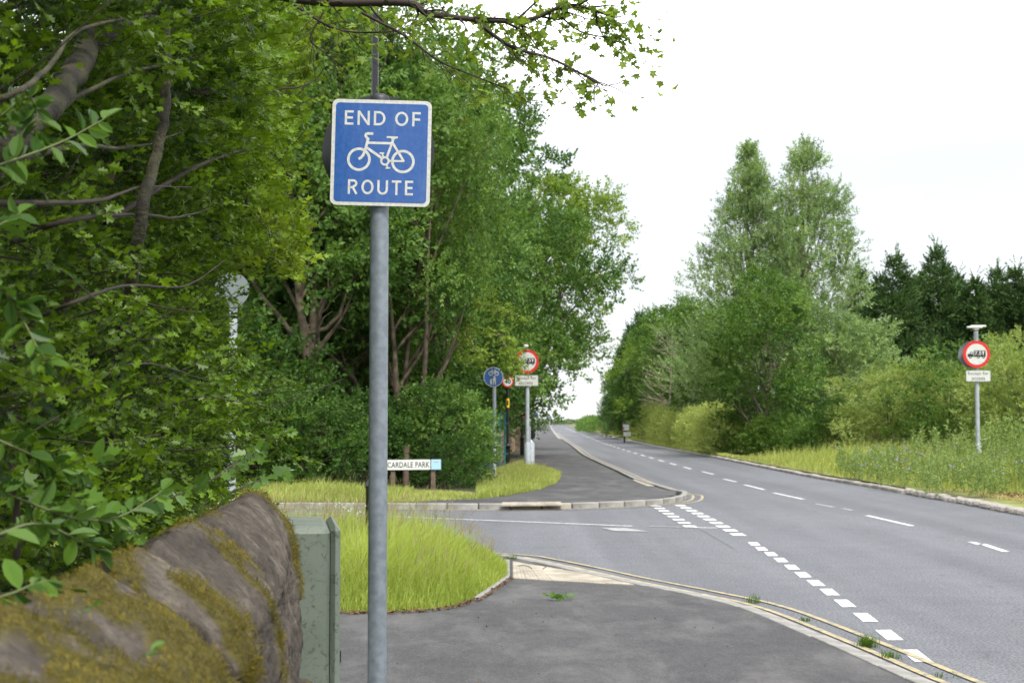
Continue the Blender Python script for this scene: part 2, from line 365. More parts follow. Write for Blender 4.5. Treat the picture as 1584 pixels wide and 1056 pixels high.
# main road and side road sheets
sheet('main_road', [(.6, -20), (.6, 16), (2.95, 19), (2.95, 30), (2.95, 120), (4, 180), (8.5, 330), (14.5, 575), (21, 575), (15.4, 330), (11.5, 180), (10.8, 100), (10.8, 40), (14.5, -20)], 0, M_road)
sheet('side_road', [(-45, 13.5), (3.4, 13.5), (3.4, 29.5), (-45, 29.5)], -.004, M_road)
# near pavement
k1in = offset(K1, .13)
i_g = int(np.argmin(np.linalg.norm(K1 - np.array(G(778, 859, ZN)), axis=1)))
grass_edge = [G(785, 880, ZN), G(786, 893, ZN), G(765, 908, ZN), G(738, 925, ZN), G(700, 938, ZN), G(650, 944, ZN), G(590, 947, ZN), G(520, 947, ZN), G(440, 947, ZN), (-3.4, 12.6)]
pv = [tuple(p) for p in k1in[:i_g + 1]] + grass_edge + [(-3.4, -4)]
near_pave = sheet('near_pavement', pv, ZN, M_pave)
gv = [tuple(p) for p in k1in[i_g:]] + [(-45, 12.2), (-3.4, 12.6)] + grass_edge[::-1][1:]
sheet('near_verge', gv, ZN + .002, M_ground)
# far pavement
k2in = offset(K2, -.13)
d0 = np.linalg.norm(K2 - np.array(G(668, 786.6)), axis=1); i_w = int(np.argmin(d0))
far_left = [G(612, 776, ZP), G(700, 772, ZP), G(780, 767.5, ZP), G(835, 757, ZP), G(862, 746, ZP), G(868, 736, ZP), G(852, 728, ZP), G(826, 723, ZP), G(821, 712, ZP), G(819, 698, ZP), G(820, 683, ZP), (2.1, 160), (5.9, 330), (11.3, 560)]
fp = [tuple(p) for p in k2in[:i_w + 1]] + far_left
sheet('far_pavement', fp, ZP, M_pave)
fw = [tuple(p) for p in k2in[i_w:]] + [(-60, 29), (-60, 560), (11.3, 560)] + far_left[::-1][1:]
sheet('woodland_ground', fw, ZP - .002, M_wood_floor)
krin = offset(KR, -.25)
sheet('roadside_verge', [tuple(p) for p in krin] + [(320, 560), (320, -6)], ZP + .01, M_ground)

# kerbs, stone by stone
def kerb_mesh(name, L, Wd, H, m, rnd, bev=.015):
    mb = MB(); mb.box((0, 0, H / 2 - .02), (L - .012, Wd, H + .04), bev); me = mb.build('tmp', m); d = me.data; bpy.data.objects.remove(me); d.name = name; return d
def lay(parent, c, step, Wd, H, me, name, side, maxn=290, jit=.004, seed=1, skip=None):
    r = random.Random(seed); pts = resample(c, step); k = 0
    for a, b in zip(pts[:-1], pts[1:]):
        mid = (a + b) / 2
        if skip and skip(mid): continue
        t = b - a; ang = math.atan2(t[1], t[0]); n = np.array((-t[1], t[0])) / np.linalg.norm(t) * side * Wd / 2
        o = link(name, me, parent, (mid[0] + n[0], mid[1] + n[1], r.uniform(-jit, jit))); o.rotation_euler = (r.uniform(-.006, .006), r.uniform(-.004, .004), ang + r.uniform(-.008, .008)); k += 1
        if k >= maxn: break
me_k = kerb_mesh('kerb_stone', .9, .125, .11, M_kerb, None)
me_kl = kerb_mesh('kerb_stone_short', .45, .125, .11, M_kerb, None)
kerb1 = empty('near_kerb', kind='structure'); lay(kerb1, K1, .45, .125, .037, kerb_mesh('kerb_stone_low', .45, .125, .037, M_kerb, None, .006), 'kerb_stone', 1, skip=lambda p: p[1] < 5 or p[0] < -7)
me_cream = kerb_mesh('cream_kerb', .6, .125, .11, M_tactile, None)
kerb2 = empty('far_kerb', kind='structure')
lay(kerb2, K2[::-1], .6, .125, .11, kerb_mesh('kerb_stone_mid', .6, .125, .11, M_kerb, None), 'kerb_stone', -1, skip=lambda p: p[0] < -8 or p[1] > 125)
for o in list(kerb2.children):
    if X(768, 27.6) < o.location.x < X(876, 27.6) and o.location.y < 29: o.data = me_cream
mb = MB(); far = K2[K2[:, 1] > 124]; ribbon(mb, far, offset(far, -.3), .112); tag(mb.build('far_kerb_strip', M_kerb), kind='structure')
kerb3 = empty('roadside_kerb', kind='structure')
rr = random.Random(4)
me_r = kerb_mesh('old_kerb_stone', .9, .24, .085, M_kerb_old, None, .025)
lay(kerb3, KR, .9, .24, .085, me_r, 'kerb_stone', -1, skip=lambda p: p[1] < 33.2 or p[1] > 190, jit=.012, seed=5)
mb = MB(); far = KR[KR[:, 1] > 188]; ribbon(mb, far, offset(far, -.3), .112); tag(mb.build('roadside_kerb_strip', M_kerb_old), kind='structure')
me_s = []
for i in range(5):
    mb = MB(); mb.box((0, 0, .03), (.19 + .03 * rr.random(), .38 + .12 * rr.random(), .15), .045)
    o = mb.build('t', M_kerb_old); me_s.append(o.data); bpy.data.objects.remove(o)
pts = resample(KR[(KR[:, 1] > 14) & (KR[:, 1] < 33.6)], .27)
for a, b in zip(pts[:-1], pts[1:]):
    t = b - a; n = np.array((t[1], -t[0])) / np.linalg.norm(t) * .21; m_ = (a + b) / 2 + n
    o = link('sett', rr.choice(me_s), kerb3, (m_[0], m_[1], rr.uniform(-.02, .02))); o.rotation_euler = (.12 + rr.uniform(-.09, .09), rr.uniform(-.12, .12), math.atan2(t[1], t[0]) + rr.uniform(-.18, .18))

# road markings
marks = empty('road_markings', kind='structure')
def quad_mark(name, a, b, w, m, z=.004, skew=None):
    a = np.array(a); b = np.array(b); t = (b - a) / np.linalg.norm(b - a); n = np.array((-t[1], t[0])) if skew is None else np.array(skew)
    mb = MB(); mb.add([(*(a + n * w / 2), z), (*(a - n * w / 2), z), (*(b - n * w / 2), z), (*(b + n * w / 2), z)], [(0, 1, 2, 3)]); return mb.build(name, m, marks)
for off in (-.13, -.36):
    mb = MB(); c = offset(K1, off); c = c[(c[:, 1] > -4) & (c[:, 0] > -9)]; ribbon(mb, offset(c, .03), offset(c, -.03), .008); mb.build('yellow_line', M_yellow, marks)
for off in (.25, .45):
    s = (K2[:, 1] < 200) & (K2[:, 0] > -1.5 if off > .3 else K2[:, 0] > -9); c = offset(K2, off)[s]; mb = MB(); ribbon(mb, offset(c, .03), offset(c, -.03), .008); mb.build('yellow_line', M_yellow, marks)
B = [(1440, 1032), (1417, 1014), (1375.5, 982), (1338.5, 954.5), (1307, 933), (1283, 915.5), (1262, 901.5), (1242, 888.7), (1224.8, 877), (1208, 866), (1192.7, 856.7), (1178, 848.6), (1166.7, 841)]
for px, py in B[1:]:
    p = np.array(G(px, py)); quad_mark('edge_dash', p - (.0 + .02, .27), p + (.02, .27), .13, M_white, skew=(1, 0))
for k in range(10):
    t = (k + 1) / 11; y0 = 20.55 + (29.4 - 20.55) * t; x0 = 3.36 + .04 * math.sin(t * 3)
    quad_mark('give_way_dash', (x0, y0 - .22), (x0, y0 + .22), .2, M_white)
for k in range(8):
    y0 = 23.0 + k * .78; quad_mark('give_way_dash', (2.86, y0 - .2), (2.86, y0 + .2), .2, M_white)
CL = [((1502, 838), (1517, 842)), ((1519, 841), (1556, 853)), ((1341, 797), (1411, 813)), ((1197, 762), (1243, 772)), ((1152, 749.5), (1182, 757)), ((1119, 740.5), (1139, 745)), ((1086, 729), (1104, 733.5))]
for a, b in CL: quad_mark('centre_dash', G(*a), G(*b), .1, M_white)
for a, b in [((1262, 779), (1290, 784)), ((1303, 786), (1318, 789))]: quad_mark('centre_dash', G(*a), G(*b), .09, M_wornwhite)
cx = lambda y: float(np.interp(y, [40, 60, 80, 110, 150, 200, 330], [6.25, 6.3, 6.45, 6.9, 7.9, 9.2, 11.9]))
y = 50.0
while y < 300:
    quad_mark('centre_dash', (cx(y), y), (cx(y + 2.2), y + 2.2), .11, M_white); y += 4.6 if y < 170 else 3.2
quad_mark('side_centre_line', G(478, 793.5), G(977, 813.5), .1, M_white)
quad_mark('side_centre_line', (X(977, 23.05) + .25, 23.0), (X(1062, 22.8), 22.78), .08, M_wornwhite)
quad_mark('side_centre_line', (X(1072, 22.8), 22.76), (X(1108, 22.6), 22.66), .09, M_white)
mb = MB(); a = [G(930, 816.5), G(968, 816.5), G(1004, 822), G(950, 821)]; mb.add([(p[0], p[1], .004) for p in a], [(3, 2, 1, 0)]); mb.build('worn_triangle', M_wornwhite, marks)
# tactile paving, block by block
def tactile(name, quad_, nu, nv, z, flat_blisters=True):
    par = empty(name, kind='structure'); q = [np.array(p) for p in quad_]
    for i in range(nu):
        for j in range(nv):
            def Q(u, v): return (q[0] * (1 - u) + q[1] * u) * (1 - v) + (q[3] * (1 - u) + q[2] * u) * v
            g = .012; c = [Q((i + g) / nu, (j + g) / nv), Q((i + 1 - g) / nu, (j + g) / nv), Q((i + 1 - g) / nu, (j + 1 - g) / nv), Q((i + g) / nu, (j + 1 - g) / nv)]
            zz = z + .008 + rr.uniform(0, .003); mb = MB(); vs = [(*p, zz) for p in c] + [(*p, z - .02) for p in c]
            mb.add(vs, [(0, 1, 2, 3), (0, 4, 5, 1), (1, 5, 6, 2), (2, 6, 7, 3), (3, 7, 4, 0)])
            for a_ in range(3):
                for b_ in range(3):
                    u = (a_ + .5) / 3; v = (b_ + .5) / 3; ctr = (c[0] * (1 - u) + c[1] * u) * (1 - v) + (c[3] * (1 - u) + c[2] * u) * v; r_ = .02
                    mb.add([(ctr[0] + r_ * math.cos(k * 1.047), ctr[1] + r_ * math.sin(k * 1.047), zz - .001) for k in range(6)] + [(ctr[0] + r_ * .7 * math.cos(k * 1.047), ctr[1] + r_ * .7 * math.sin(k * 1.047), zz + .005) for k in range(6)], [(k, (k + 1) % 6, 6 + (k + 1) % 6, 6 + k) for k in range(6)] + [tuple(range(6, 12))])
            mb.build('tile', M_tactile, par)
    return par
tactile('near_tactile_paving', [G(793, 895, ZN), G(982, 905.5, ZN), G(905, 888, ZN), G(793, 869, ZN)], 9, 7, ZN)
tactile('far_tactile_paving', [G(774, 781, ZP), G(871, 780, ZP), G(867, 776.3, ZP), G(777, 777, ZP)], 7, 3, ZP)
tactile('corner_tactile_paving', [G(981, 741.5, ZP), G(1012, 751.5, ZP), G(1000, 751.5, ZP), G(978, 742.5, ZP)], 4, 1, ZP)
# edging stones between near grass and tactile paving
ed = empty('grass_edging', kind='structure')
ep = resample(np.array([G(737, 927, ZN), G(762, 910, ZN), G(785, 894, ZN), G(785, 868, ZN)]), .3)
for a, b in zip(ep[:-1], ep[1:]):
    t = b - a; mb = MB(); mb.box((0, 0, 0), (.29, .05, .06), .008); o = mb.build('edging_stone', M_kerb, ed, ((a[0] + b[0]) / 2, (a[1] + b[1]) / 2, ZN)); o.rotation_euler = (0, 0, math.atan2(t[1], t[0]))

# ------------------------------------------------------------------ foliage machinery
def fan(pts, mid, fold=.12):
    """leaf outline (x,y) fan round a midpoint; edges lifted by fold*|x|"""
    v = [(mid[0], mid[1], 0)] + [(x, y, abs(x) * fold * 2) for x, y in pts]; n = len(pts)
    return np.array(v), np.array([(0, i + 1, (i + 1) % n + 1) for i in range(n)])
def mirror(right):  # right side from base to tip (exclusive of base/tip at x=0 handled)
    return right + [(-x, y) for x, y in reversed(right) if x > 1e-6]
L_haw = fan(mirror([(0, 0), (.1, .22), (.42, .38), (.17, .48), (.44, .68), (.14, .72), (.2, .93), (0, 1.0)]), (0, .5))
L_oval = fan(mirror([(0, 0), (.2, .2), (.31, .48), (.22, .78), (0, 1.0)]), (0, .48), .2)
L_long = fan(mirror([(0, 0), (.15, .2), (.2, .5), (.12, .8), (0, 1.0)]), (0, .48), .25)
L_map = fan(mirror([(0, 0), (.22, .06), (.5, .12), (.3, .3), (.58, .62), (.2, .58), (0, 1.0)]), (0, .35), .1)
L_mapb = fan(mirror([(0, 0), (.2, -.06), (.45, -.02), (.36, .18), (.6, .4), (.44, .5), (.3, .5), (.34, .8), (.14, .78), (0, 1.0)]), (0, .35), .12)
L_dia = (np.array([(0, 0, 0), (.32, .5, .08), (0, 1, 0), (-.32, .5, .08)]), np.array([(0, 1, 2), (0, 2, 3)]))
L_tri = (np.array([(-.1, 0, 0), (.28, .45, .05), (0, 1, -.05), (-.28, .5, .05)]), np.array([(0, 1, 2), (0, 2, 3)]))
L_needle = (np.array([(-.10, 0, 0), (.10, 0, 0), (0, 1, 0)]), np.array([(0, 1, 2)]))

def frames(y, up, rng, roll=.5):
    """rotation matrices whose local Y = y, local Z ~ up; columns x,y,z"""
    y = y / np.linalg.norm(y, axis=1)[:, None]; x = np.cross(y, up); nx = np.linalg.norm(x, axis=1); bad = nx < 1e-3
    x[bad] = (1, 0, 0); x /= np.linalg.norm(x, axis=1)[:, None]; z = np.cross(x, y)
    a = rng.normal(0, roll, len(y)); c, s = np.cos(a)[:, None], np.sin(a)[:, None]; x2 = x * c + z * s; z2 = z * c - x * s
    return np.stack([x2, y, z2], axis=2)
def place(temp, Pm, Rm, S, tint=None, tt=None):
    """copies of a template: V (n,3), T; returns arrays. tt: template per-vertex tint; tint: per-copy tint"""
    V, T = temp[0], temp[1]; k = len(Pm)
    out = np.einsum('kij,nj->kni', Rm, V) * np.asarray(S).reshape(-1, 1, 1) + Pm[:, None, :]
    Tn = (T[None] + (np.arange(k) * len(V))[:, None, None]).reshape(-1, 3)
    tn = np.repeat(tint, len(V)) if tint is not None else None
    if tt is not None: tn = np.clip(tn + np.tile(tt, k), 0, 1)
    return out.reshape(-1, 3), Tn, tn
def tube(path, rad, n=5):
    path = np.array(path, float); rad = np.broadcast_to(rad, (len(path),)); t = np.gradient(path, axis=0); t /= np.linalg.norm(t, axis=1)[:, None] + 1e-9
    ref = np.array((.31, .17, .93)) if abs(t[0][2]) < .9 else np.array((1, .1, 0)); a = np.cross(t, ref); a /= np.linalg.norm(a, axis=1)[:, None] + 1e-9; b = np.cross(t, a)
    an = np.arange(n) * 2 * np.pi / n; V = path[:, None] + (a[:, None] * np.cos(an)[None, :, None] + b[:, None] * np.sin(an)[None, :, None]) * rad[:, None, None]
    V = V.reshape(-1, 3); T = []
    for k in range(len(path) - 1):
        for i in range(n):
            p, q = k * n + i, k * n + (i + 1) % n; T += [(p, q, q + n), (p, q + n, p + n)]
    return V, np.array(T)
def merge(parts):
    V = []; T = []; b = 0
    for v, t in parts: V.append(v); T.append(t + b); b += len(v)
    return np.concatenate(V), np.concatenate(T)
def bend(p0, p1, rng, n=8, wob=.06, sag=0.0):
    p0 = np.array(p0, float); p1 = np.array(p1, float); L = np.linalg.norm(p1 - p0); t = np.linspace(0, 1, n)[:, None]; p = p0 + (p1 - p0) * t
    a = rng.normal(0, wob * L, (3, 3)); 
    for k in range(3): p = p + a[k] * np.sin(np.pi * t * (k + 1)) / (k + 1) * .7
    p[:, 2:] -= sag * L * (t * t - t) * -4 * .25; return p

def spray(leaf, seed, n=10, L=1.0, size=.3, twig=True, droop=.1, spread=55, whorl=False):
    """unit spray along +Y with n leaves; returns (V,T,mi,tt)"""
    rng = np.random.default_rng(seed); path = bend((0, 0, 0), (0, L, -droop * L), rng, 5, .05); Vs = []; Ts = []; mi = []; tt = []; b = 0
    if twig:
        v, t = tube(path, np.linspace(.012, .005, 5), 3); Vs.append(v); Ts.append(t); mi += [1] * len(t); tt += [0] * len(v); b = len(v)
    f = np.linspace(.12, 1, n)
    pos = np.stack([np.interp(f * (len(path) - 1), np.arange(len(path)), path[:, k]) for k in range(3)], 1)
    az = np.arange(n) * (2.4 if whorl else np.pi) + rng.normal(0, .5, n); sp = np.radians(rng.normal(spread, 14, n)); sp[-1] = .2
    d = np.stack([np.sin(sp) * np.cos(az), np.cos(sp), np.sin(sp) * np.sin(az) * (.9 if whorl else .35) - .12], 1)
    up = np.tile((0, 0, 1.), (n, 1)) + rng.normal(0, .35, (n, 3)); R = frames(d, up, rng, .45)
    S = size * rng.uniform(.7, 1.2, n); v, t, _ = place(leaf, pos, R, S); Vs.append(v); Ts.append(t + b); mi += [0] * len(t)
    tt += list(np.repeat(rng.uniform(-.22, .22, n), len(leaf[0])))
    return np.concatenate(Vs), np.concatenate(Ts), np.array(mi), np.array(tt)
def scatter(sprays, Pm, D, S, rng, tint, up=None, roll=.5):
    """each position gets a random spray; returns V,T,mi,tint"""
    ch = rng.integers(0, len(sprays), len(Pm)); Vs = []; Ts = []; Ms = []; Qs = []; b = 0
    upv = np.tile((0, 0, 1.), (len(Pm), 1)) if up is None else up
    R = frames(D, upv, rng, roll)
    for i, sp in enumerate(sprays):
        s = ch == i
        if not s.any(): continue
        v, t, q = place(sp, Pm[s], R[s], S[s], tint[s], sp[3]); Vs.append(v); Ts.append(t + b); b += len(v); Ms.append(np.tile(sp[2], s.sum())); Qs.append(q)
    return np.concatenate(Vs), np.concatenate(Ts), np.concatenate(Ms), np.concatenate(Qs)

SP_far = [spray(L_dia, 10 + i, 12, 1, .30, False, spread=60, whorl=True) for i in range(5)]
SP_fars = [spray(L_tri, 30 + i, 14, 1, .24, False, spread=60, whorl=True) for i in range(5)]
SP_con = [spray(L_tri, 50 + i, 14, 1, .27, False, spread=30, droop=-.1) for i in range(4)]
SP_haw = [spray(L_haw, 70 + i, 9, 1, .27, True, spread=55) for i in range(5)]
SP_map = [spray(L_map, 90 + i, 8, 1, .30, True, spread=60) for i in range(4)]
SP_oval = [spray(L_oval, 110 + i, 8, 1, .30, True, spread=50) for i in range(4)]
SP_weed = [spray(L_long, 130 + i, 12, 1, .28, True, spread=65, droop=0, whorl=True) for i in range(4)]

def profile(kind, h):
    if kind == 'round': return np.sqrt(np.clip(1 - (2 * h - 1) ** 2, 0, 1)) ** .75
    if kind == 'dome': return np.sqrt(np.clip(1 - h ** 2.4, 0, 1)) * (.75 + .25 * np.minimum(h * 4, 1))
    if kind == 'poplar': return np.clip((1 - h) ** .85 * 1.3, 0, 1) * np.minimum(1, .55 + h * 2.5)
    if kind == 'cone': return np.clip((1 - h) ** .85 * 1.25, 0, 1)
    return np.ones_like(h)
TREEMESH = {}
def crown_data(key, kind, H, z0, R, nclump, nspr, ssz, sprays, seed, csz=1.0, updir=.35, lean=(0, 0), limbs=True, jag=0, inner=.2, flat=.8, tr=.19):
    rng = np.random.default_rng(seed); h = rng.uniform(0, 1, nclump * 12); h = h[rng.random(len(h)) < profile(kind, h) ** .65 + .02][:nclump]; prof = profile(kind, h)
    az = rng.uniform(0, 2 * np.pi, nclump); rr_ = R * prof * rng.uniform(inner, 1, nclump) ** .5
    lob = 1 + .22 * np.sin(az * 2 + seed) + .14 * np.sin(az * 3 + 2 * seed + h * 6)
    cz = z0 + (H - z0) * h
    C = np.stack([rr_ * lob * np.cos(az) + lean[0] * h, rr_ * lob * np.sin(az) + lean[1] * h, cz], 1)
    cr = csz * rng.uniform(.5, 1.15, nclump) * (1 if kind not in ('poplar', 'cone') else np.clip(.28 + prof * 1.1, .3, 1.1))
    C[:, 2] = np.minimum(C[:, 2], H - cr * .6)
    n = nclump * nspr; ci = np.repeat(np.arange(nclump), nspr); d = rng.normal(0, 1, (n, 3)); d[:, 2] += .35; d /= np.linalg.norm(d, axis=1)[:, None]
    rad = rng.uniform(.35, 1, n) ** .6; Pm = C[ci] + d * (cr[ci] * rad)[:, None] * (1, 1, flat)
    if jag: Pm[:, 2] += (rng.random(n) < .06) * rng.uniform(0, jag, n)
    outw = C[ci] * (1, 1, 0); outw /= np.linalg.norm(outw, axis=1)[:, None] + .3
    D = d * .8 + outw * .5 + np.array((0, 0, updir)) + rng.normal(0, .3, (n, 3))
    tint = np.clip(.42 + rng.normal(0, tr, nclump)[ci] + rng.normal(0, .1, n), 0, 1)
    V, T, mi, q = scatter(sprays, Pm, D, ssz * rng.uniform(.7, 1.25, n), rng, tint)
    return V, T, mi, q, C, cr
def woody(kind, H, z0, R, C, seed, tr_r, fork=0, lean=(0, 0), n_limb=26, trunks=1, sp=.5, base=(0, 0)):
    rng = np.random.default_rng(seed + 77); trunks_ = []; limbs = []; tips = []
    for k in range(trunks):
        a = 2 * np.pi * k / max(1, trunks) + seed; off = np.array((math.cos(a), math.sin(a), 0)) * (sp if trunks > 1 else 0)
        top = np.array((lean[0], lean[1], H * (.93 if kind in ('poplar', 'cone') else .72))) + off * (2.5 if trunks > 1 else 0)
        p = bend(off * .3 + (*base, -.15), top, rng, 12, .02 if kind in ('poplar', 'cone') else .045); r = np.linspace(tr_r, tr_r * .15, 12); r[0] *= 1.5; r[1] *= 1.1
        trunks_.append((p, r)); 
    parts_t = [tube(p, r, 9) for p, r in trunks_]
    sel = rng.choice(len(C), min(n_limb, len(C)), replace=False)
    for i in sel:
        p, r = trunks_[rng.integers(len(trunks_))]; zt = C[i][2]
        fz = np.clip(zt - rng.uniform(.15, .45) * (H - z0) - .2 * np.linalg.norm(C[i][:2]), z0 * .55, None); k = int(np.clip(np.interp(fz, p[:, 2], np.arange(12)), 1, 10))
        lp = bend(p[k], C[i], rng, 8, .07); lr = np.linspace(min(r[k] * .6, .1), .012, 8); limbs.append(tube(lp, lr, 5))
        for _ in range(2):
            j = rng.integers(3, 7); e = lp[j] + rng.normal(0, .5, 3) + (lp[-1] - lp[j]) * .5; limbs.append(tube(bend(lp[j], e, rng, 5, .08), np.linspace(lr[j] * .6, .006, 5), 4))
    return merge(parts_t), merge(limbs) if limbs else None
TREE_GROUPS = {}
def tree(name, label, cat, x, y, key, rz=0, s=1.0, group=None, sz=None, leaf=None, z=ZP, barkm=None):
    """key -> entry in TREEMESH made by make_tree; copies share meshes"""
    tm = TREEMESH[key]; e = empty(name, (x, y, z), label, cat, group, rz=rz); e.scale = (s, s, sz or s)
    o = link('trunk', tm['trunk'], e)
    if tm['limbs']: link('branches', tm['limbs'], o)['kind'] = 'stuff'
    me = tm['crown']
    if leaf: me = me.copy(); me.materials[0] = leaf
    c = link('crown', me, e); c['kind'] = 'stuff'
    return e
def make_tree(key, kind, H, z0, R, nclump, nspr, ssz, sprays, seed, leafm, barkm=None, tr_r=.18, trunks=1, sp=.5, n_limb=26, lean=(0, 0), **kw):
    V, T, mi, q, C, cr = crown_data(key, kind, H, z0, R, nclump, nspr, ssz, sprays, seed, lean=lean, **kw)
    tk, lb = woody(kind, H, z0, R, C, seed, tr_r, trunks=trunks, sp=sp, n_limb=n_limb, lean=lean)
    barkm = barkm or M_bark
    TREEMESH[key] = dict(crown=npmesh(key + '_crown', V, T, [leafm, M_twig], mi, q), trunk=npmesh(key + '_trunk', tk[0], tk[1], barkm, smooth=True), limbs=npmesh(key + '_limbs', lb[0], lb[1], barkm, smooth=True) if lb else None)

# ---- left woodland
make_tree('wood_a', 'dome', 11.5, 4.3, 3.4, 76, 46, .46, SP_far, 1, M_wood, tr_r=.16, trunks=2, sp=.35, csz=.95, n_limb=30)
make_tree('wood_b', 'round', 12.5, 1.8, 3.8, 85, 46, .48, SP_far, 2, M_wood, tr_r=.19, trunks=1, csz=1.05, n_limb=30)
make_tree('wood_c', 'dome', 10, 3.6, 3.1, 66, 46, .44, SP_fars, 3, M_woodL, tr_r=.13, trunks=3, sp=.5, csz=.85, n_limb=30)
make_tree('wood_d', 'dome', 13, 1.2, 4.2, 100, 42, .52, SP_far, 4, M_wood, tr_r=.2, trunks=2, sp=.5, csz=1.1)
make_tree('wood_over', 'round', 14.2, 3.6, 3.8, 110, 42, .5, SP_far, 14, M_woodL, tr_r=.2, csz=.95, n_limb=18, lean=(2.9, -.8))
make_tree('thicket', 'dome', 2.0, .1, 1.5, 26, 40, .30, SP_fars, 5, M_dark, tr_r=.03, trunks=3, sp=.3, csz=.5, n_limb=8)
make_tree('thicket_b', 'dome', 3.4, .2, 2.0, 34, 42, .36, SP_far, 6, M_dark, tr_r=.04, trunks=3, sp=.4, csz=.65, n_limb=10)

WT = [  # name, label, px, Y, key, rz, scale, zscale, leafmat
 ('woodland_tree', 'bushy tree with forked pale trunk left of the main sign post', 462, 35.5, 'wood_a', 3.6, 1.05, 1.1, None),
 ('woodland_tree', 'dense round tree directly behind the blue sign', 556, 40, 'wood_b', 1.0, 1.08, 1.16, None),
 ('woodland_tree', 'leaning tree with thick low fork behind the street name board', 630, 37.5, 'wood_c', .4, .8, 1.1, M_wood),
 ('woodland_tree', 'light green tree with several thin stems between name board and cycle sign', 665, 42, 'wood_c', 2.1, .72, 1.15, M_woodL),
 ('woodland_tree', 'tallest tree at the back of the wood, right of the main sign', 672, 54, 'wood_d', 2.5, 1.0, 1.2, None),
 ('woodland_tree', 'broad tree overhanging the far pavement above the round lorry sign', 752, 62, 'wood_d', 0.7, 1.0, 1.2, None),
 ('woodland_tree', 'spreading tree whose crown forms the right edge of the wood over the road', 795, 76, 'wood_over', 0, 1.0, 1.0, None),
 ('woodland_tree', 'smaller roadside tree furthest along the path beside the far lamp columns', 772, 98, 'wood_b', 5.0, .7, .8, M_woodL),
 ('woodland_tree', 'low tree at the far tip of the wood near the skyline', 790, 130, 'wood_b', 2.0, .5, .62, None),
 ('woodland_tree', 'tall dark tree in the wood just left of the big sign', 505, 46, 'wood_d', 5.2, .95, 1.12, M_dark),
 ('woodland_tree', 'tree at the left of the wood behind the hidden grey sign', 395, 39, 'wood_b', 2.8, 1.0, 1.1, None),
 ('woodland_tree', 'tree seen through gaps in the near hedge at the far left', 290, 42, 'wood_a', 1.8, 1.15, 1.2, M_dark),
 ('woodland_tree', 'tree behind the upper left hedge branches', 170, 45, 'wood_d', 1.2, 1.0, 1.0, None),
]
for nm, lb, px, Y, key, rz, s, sz, lm in WT:
    tree(nm, lb, 'tree', X(px, Y), Y, key, rz, s, 'trees of the wood across the side road', sz, lm)
r = random.Random(8)
# dim back of the wood, one uncountable mass
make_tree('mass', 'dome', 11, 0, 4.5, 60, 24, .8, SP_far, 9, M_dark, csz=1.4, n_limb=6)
BK = []
rng = np.random.default_rng(12)
ct = rng.uniform((-34, 47, 0), (-3.2, 60, 0), (26, 3)); tm = TREEMESH['mass']['crown']
v0 = np.empty(len(tm.vertices) * 3, np.float32); tm.vertices.foreach_get('co', v0); v0 = v0.reshape(-1, 3)
t0 = np.empty(len(tm.polygons) * 3, np.int32); tm.loops.foreach_get('vertex_index', t0); t0 = t0.reshape(-1, 3)
ms = []
ct[:, 0] = np.minimum(ct[:, 0], -2.2 - (60 - ct[:, 1]) * .1)
for c in ct:
    a = rng.uniform(0, 6.28); R_ = np.array([[math.cos(a), -math.sin(a), 0], [math.sin(a), math.cos(a), 0], [0, 0, 1]]); ms.append(((v0 @ R_.T) * (1, 1, rng.uniform(.75, 1)) + c, t0))
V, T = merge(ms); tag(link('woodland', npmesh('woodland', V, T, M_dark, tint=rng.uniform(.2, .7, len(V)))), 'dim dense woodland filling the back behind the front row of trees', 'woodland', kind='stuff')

TH = [  # undergrowth shrubs along the front of the wood
 ('dark leafy shrub left of the first forked trunk', 395, 34.5, 'thicket_b', 1.1), ('shrub under the forked pale trunk at the verge', 440, 33.4, 'thicket', 1.1),
 ('low bright shrub between the forked trunk and the main post', 500, 33.2, 'thicket', .9), ('dark shrub right behind the main galvanised post', 558, 34.6, 'thicket_b', .62),
 ('ivy covered bramble bush behind the street name board', 625, 35.6, 'thicket_b', .6), ('large dark bramble mound right of the street name board', 672, 35.6, 'thicket_b', .68),
 ('bramble mound reaching the grass beside the name board post', 694, 34.2, 'thicket', .62), ('bush filling the gap left of the cycle sign post', 690, 38.5, 'thicket_b', .6),
 ('bush behind the cycle route sign post', 688, 46, 'thicket_b', .7), ('bush at the start of the stone wall', 690, 55, 'thicket_b', .9),
 ('tall bush leaning over the stone wall', 712, 68, 'thicket_b', 1.1), ('bush behind the middle of the stone wall', 738, 82, 'thicket_b', 1.2), ('bush at the far end of the stone wall', 762, 105, 'thicket_b', 1.3), ('shrub far left of the wood seen under the hedge', 340, 34, 'thicket_b', 1.1),
 ('tall shrub in the wood left of the main post', 510, 42.5, 'thicket_b', 1.3), ('tall shrub between the leaning tree and the thin stems', 640, 42, 'thicket_b', 1.0), ('tall shrub behind the forked trunk', 405, 41, 'thicket_b', 1.4), ('tall shrub behind the round signs', 680, 58, 'thicket_b', 1.4), ('shrub in the wood at the back behind the main post', 575, 43, 'thicket_b', 1.45)]
for k, (lb, px, Y, key, s) in enumerate(TH):
    tree('shrub', lb, 'shrub', X(px, Y), Y, key, k * 1.7, s, 'undergrowth shrubs at the front of the wood', s * (1 + .12 * math.sin(k * 3)), [None, M_wood, None, M_dark][k % 4])

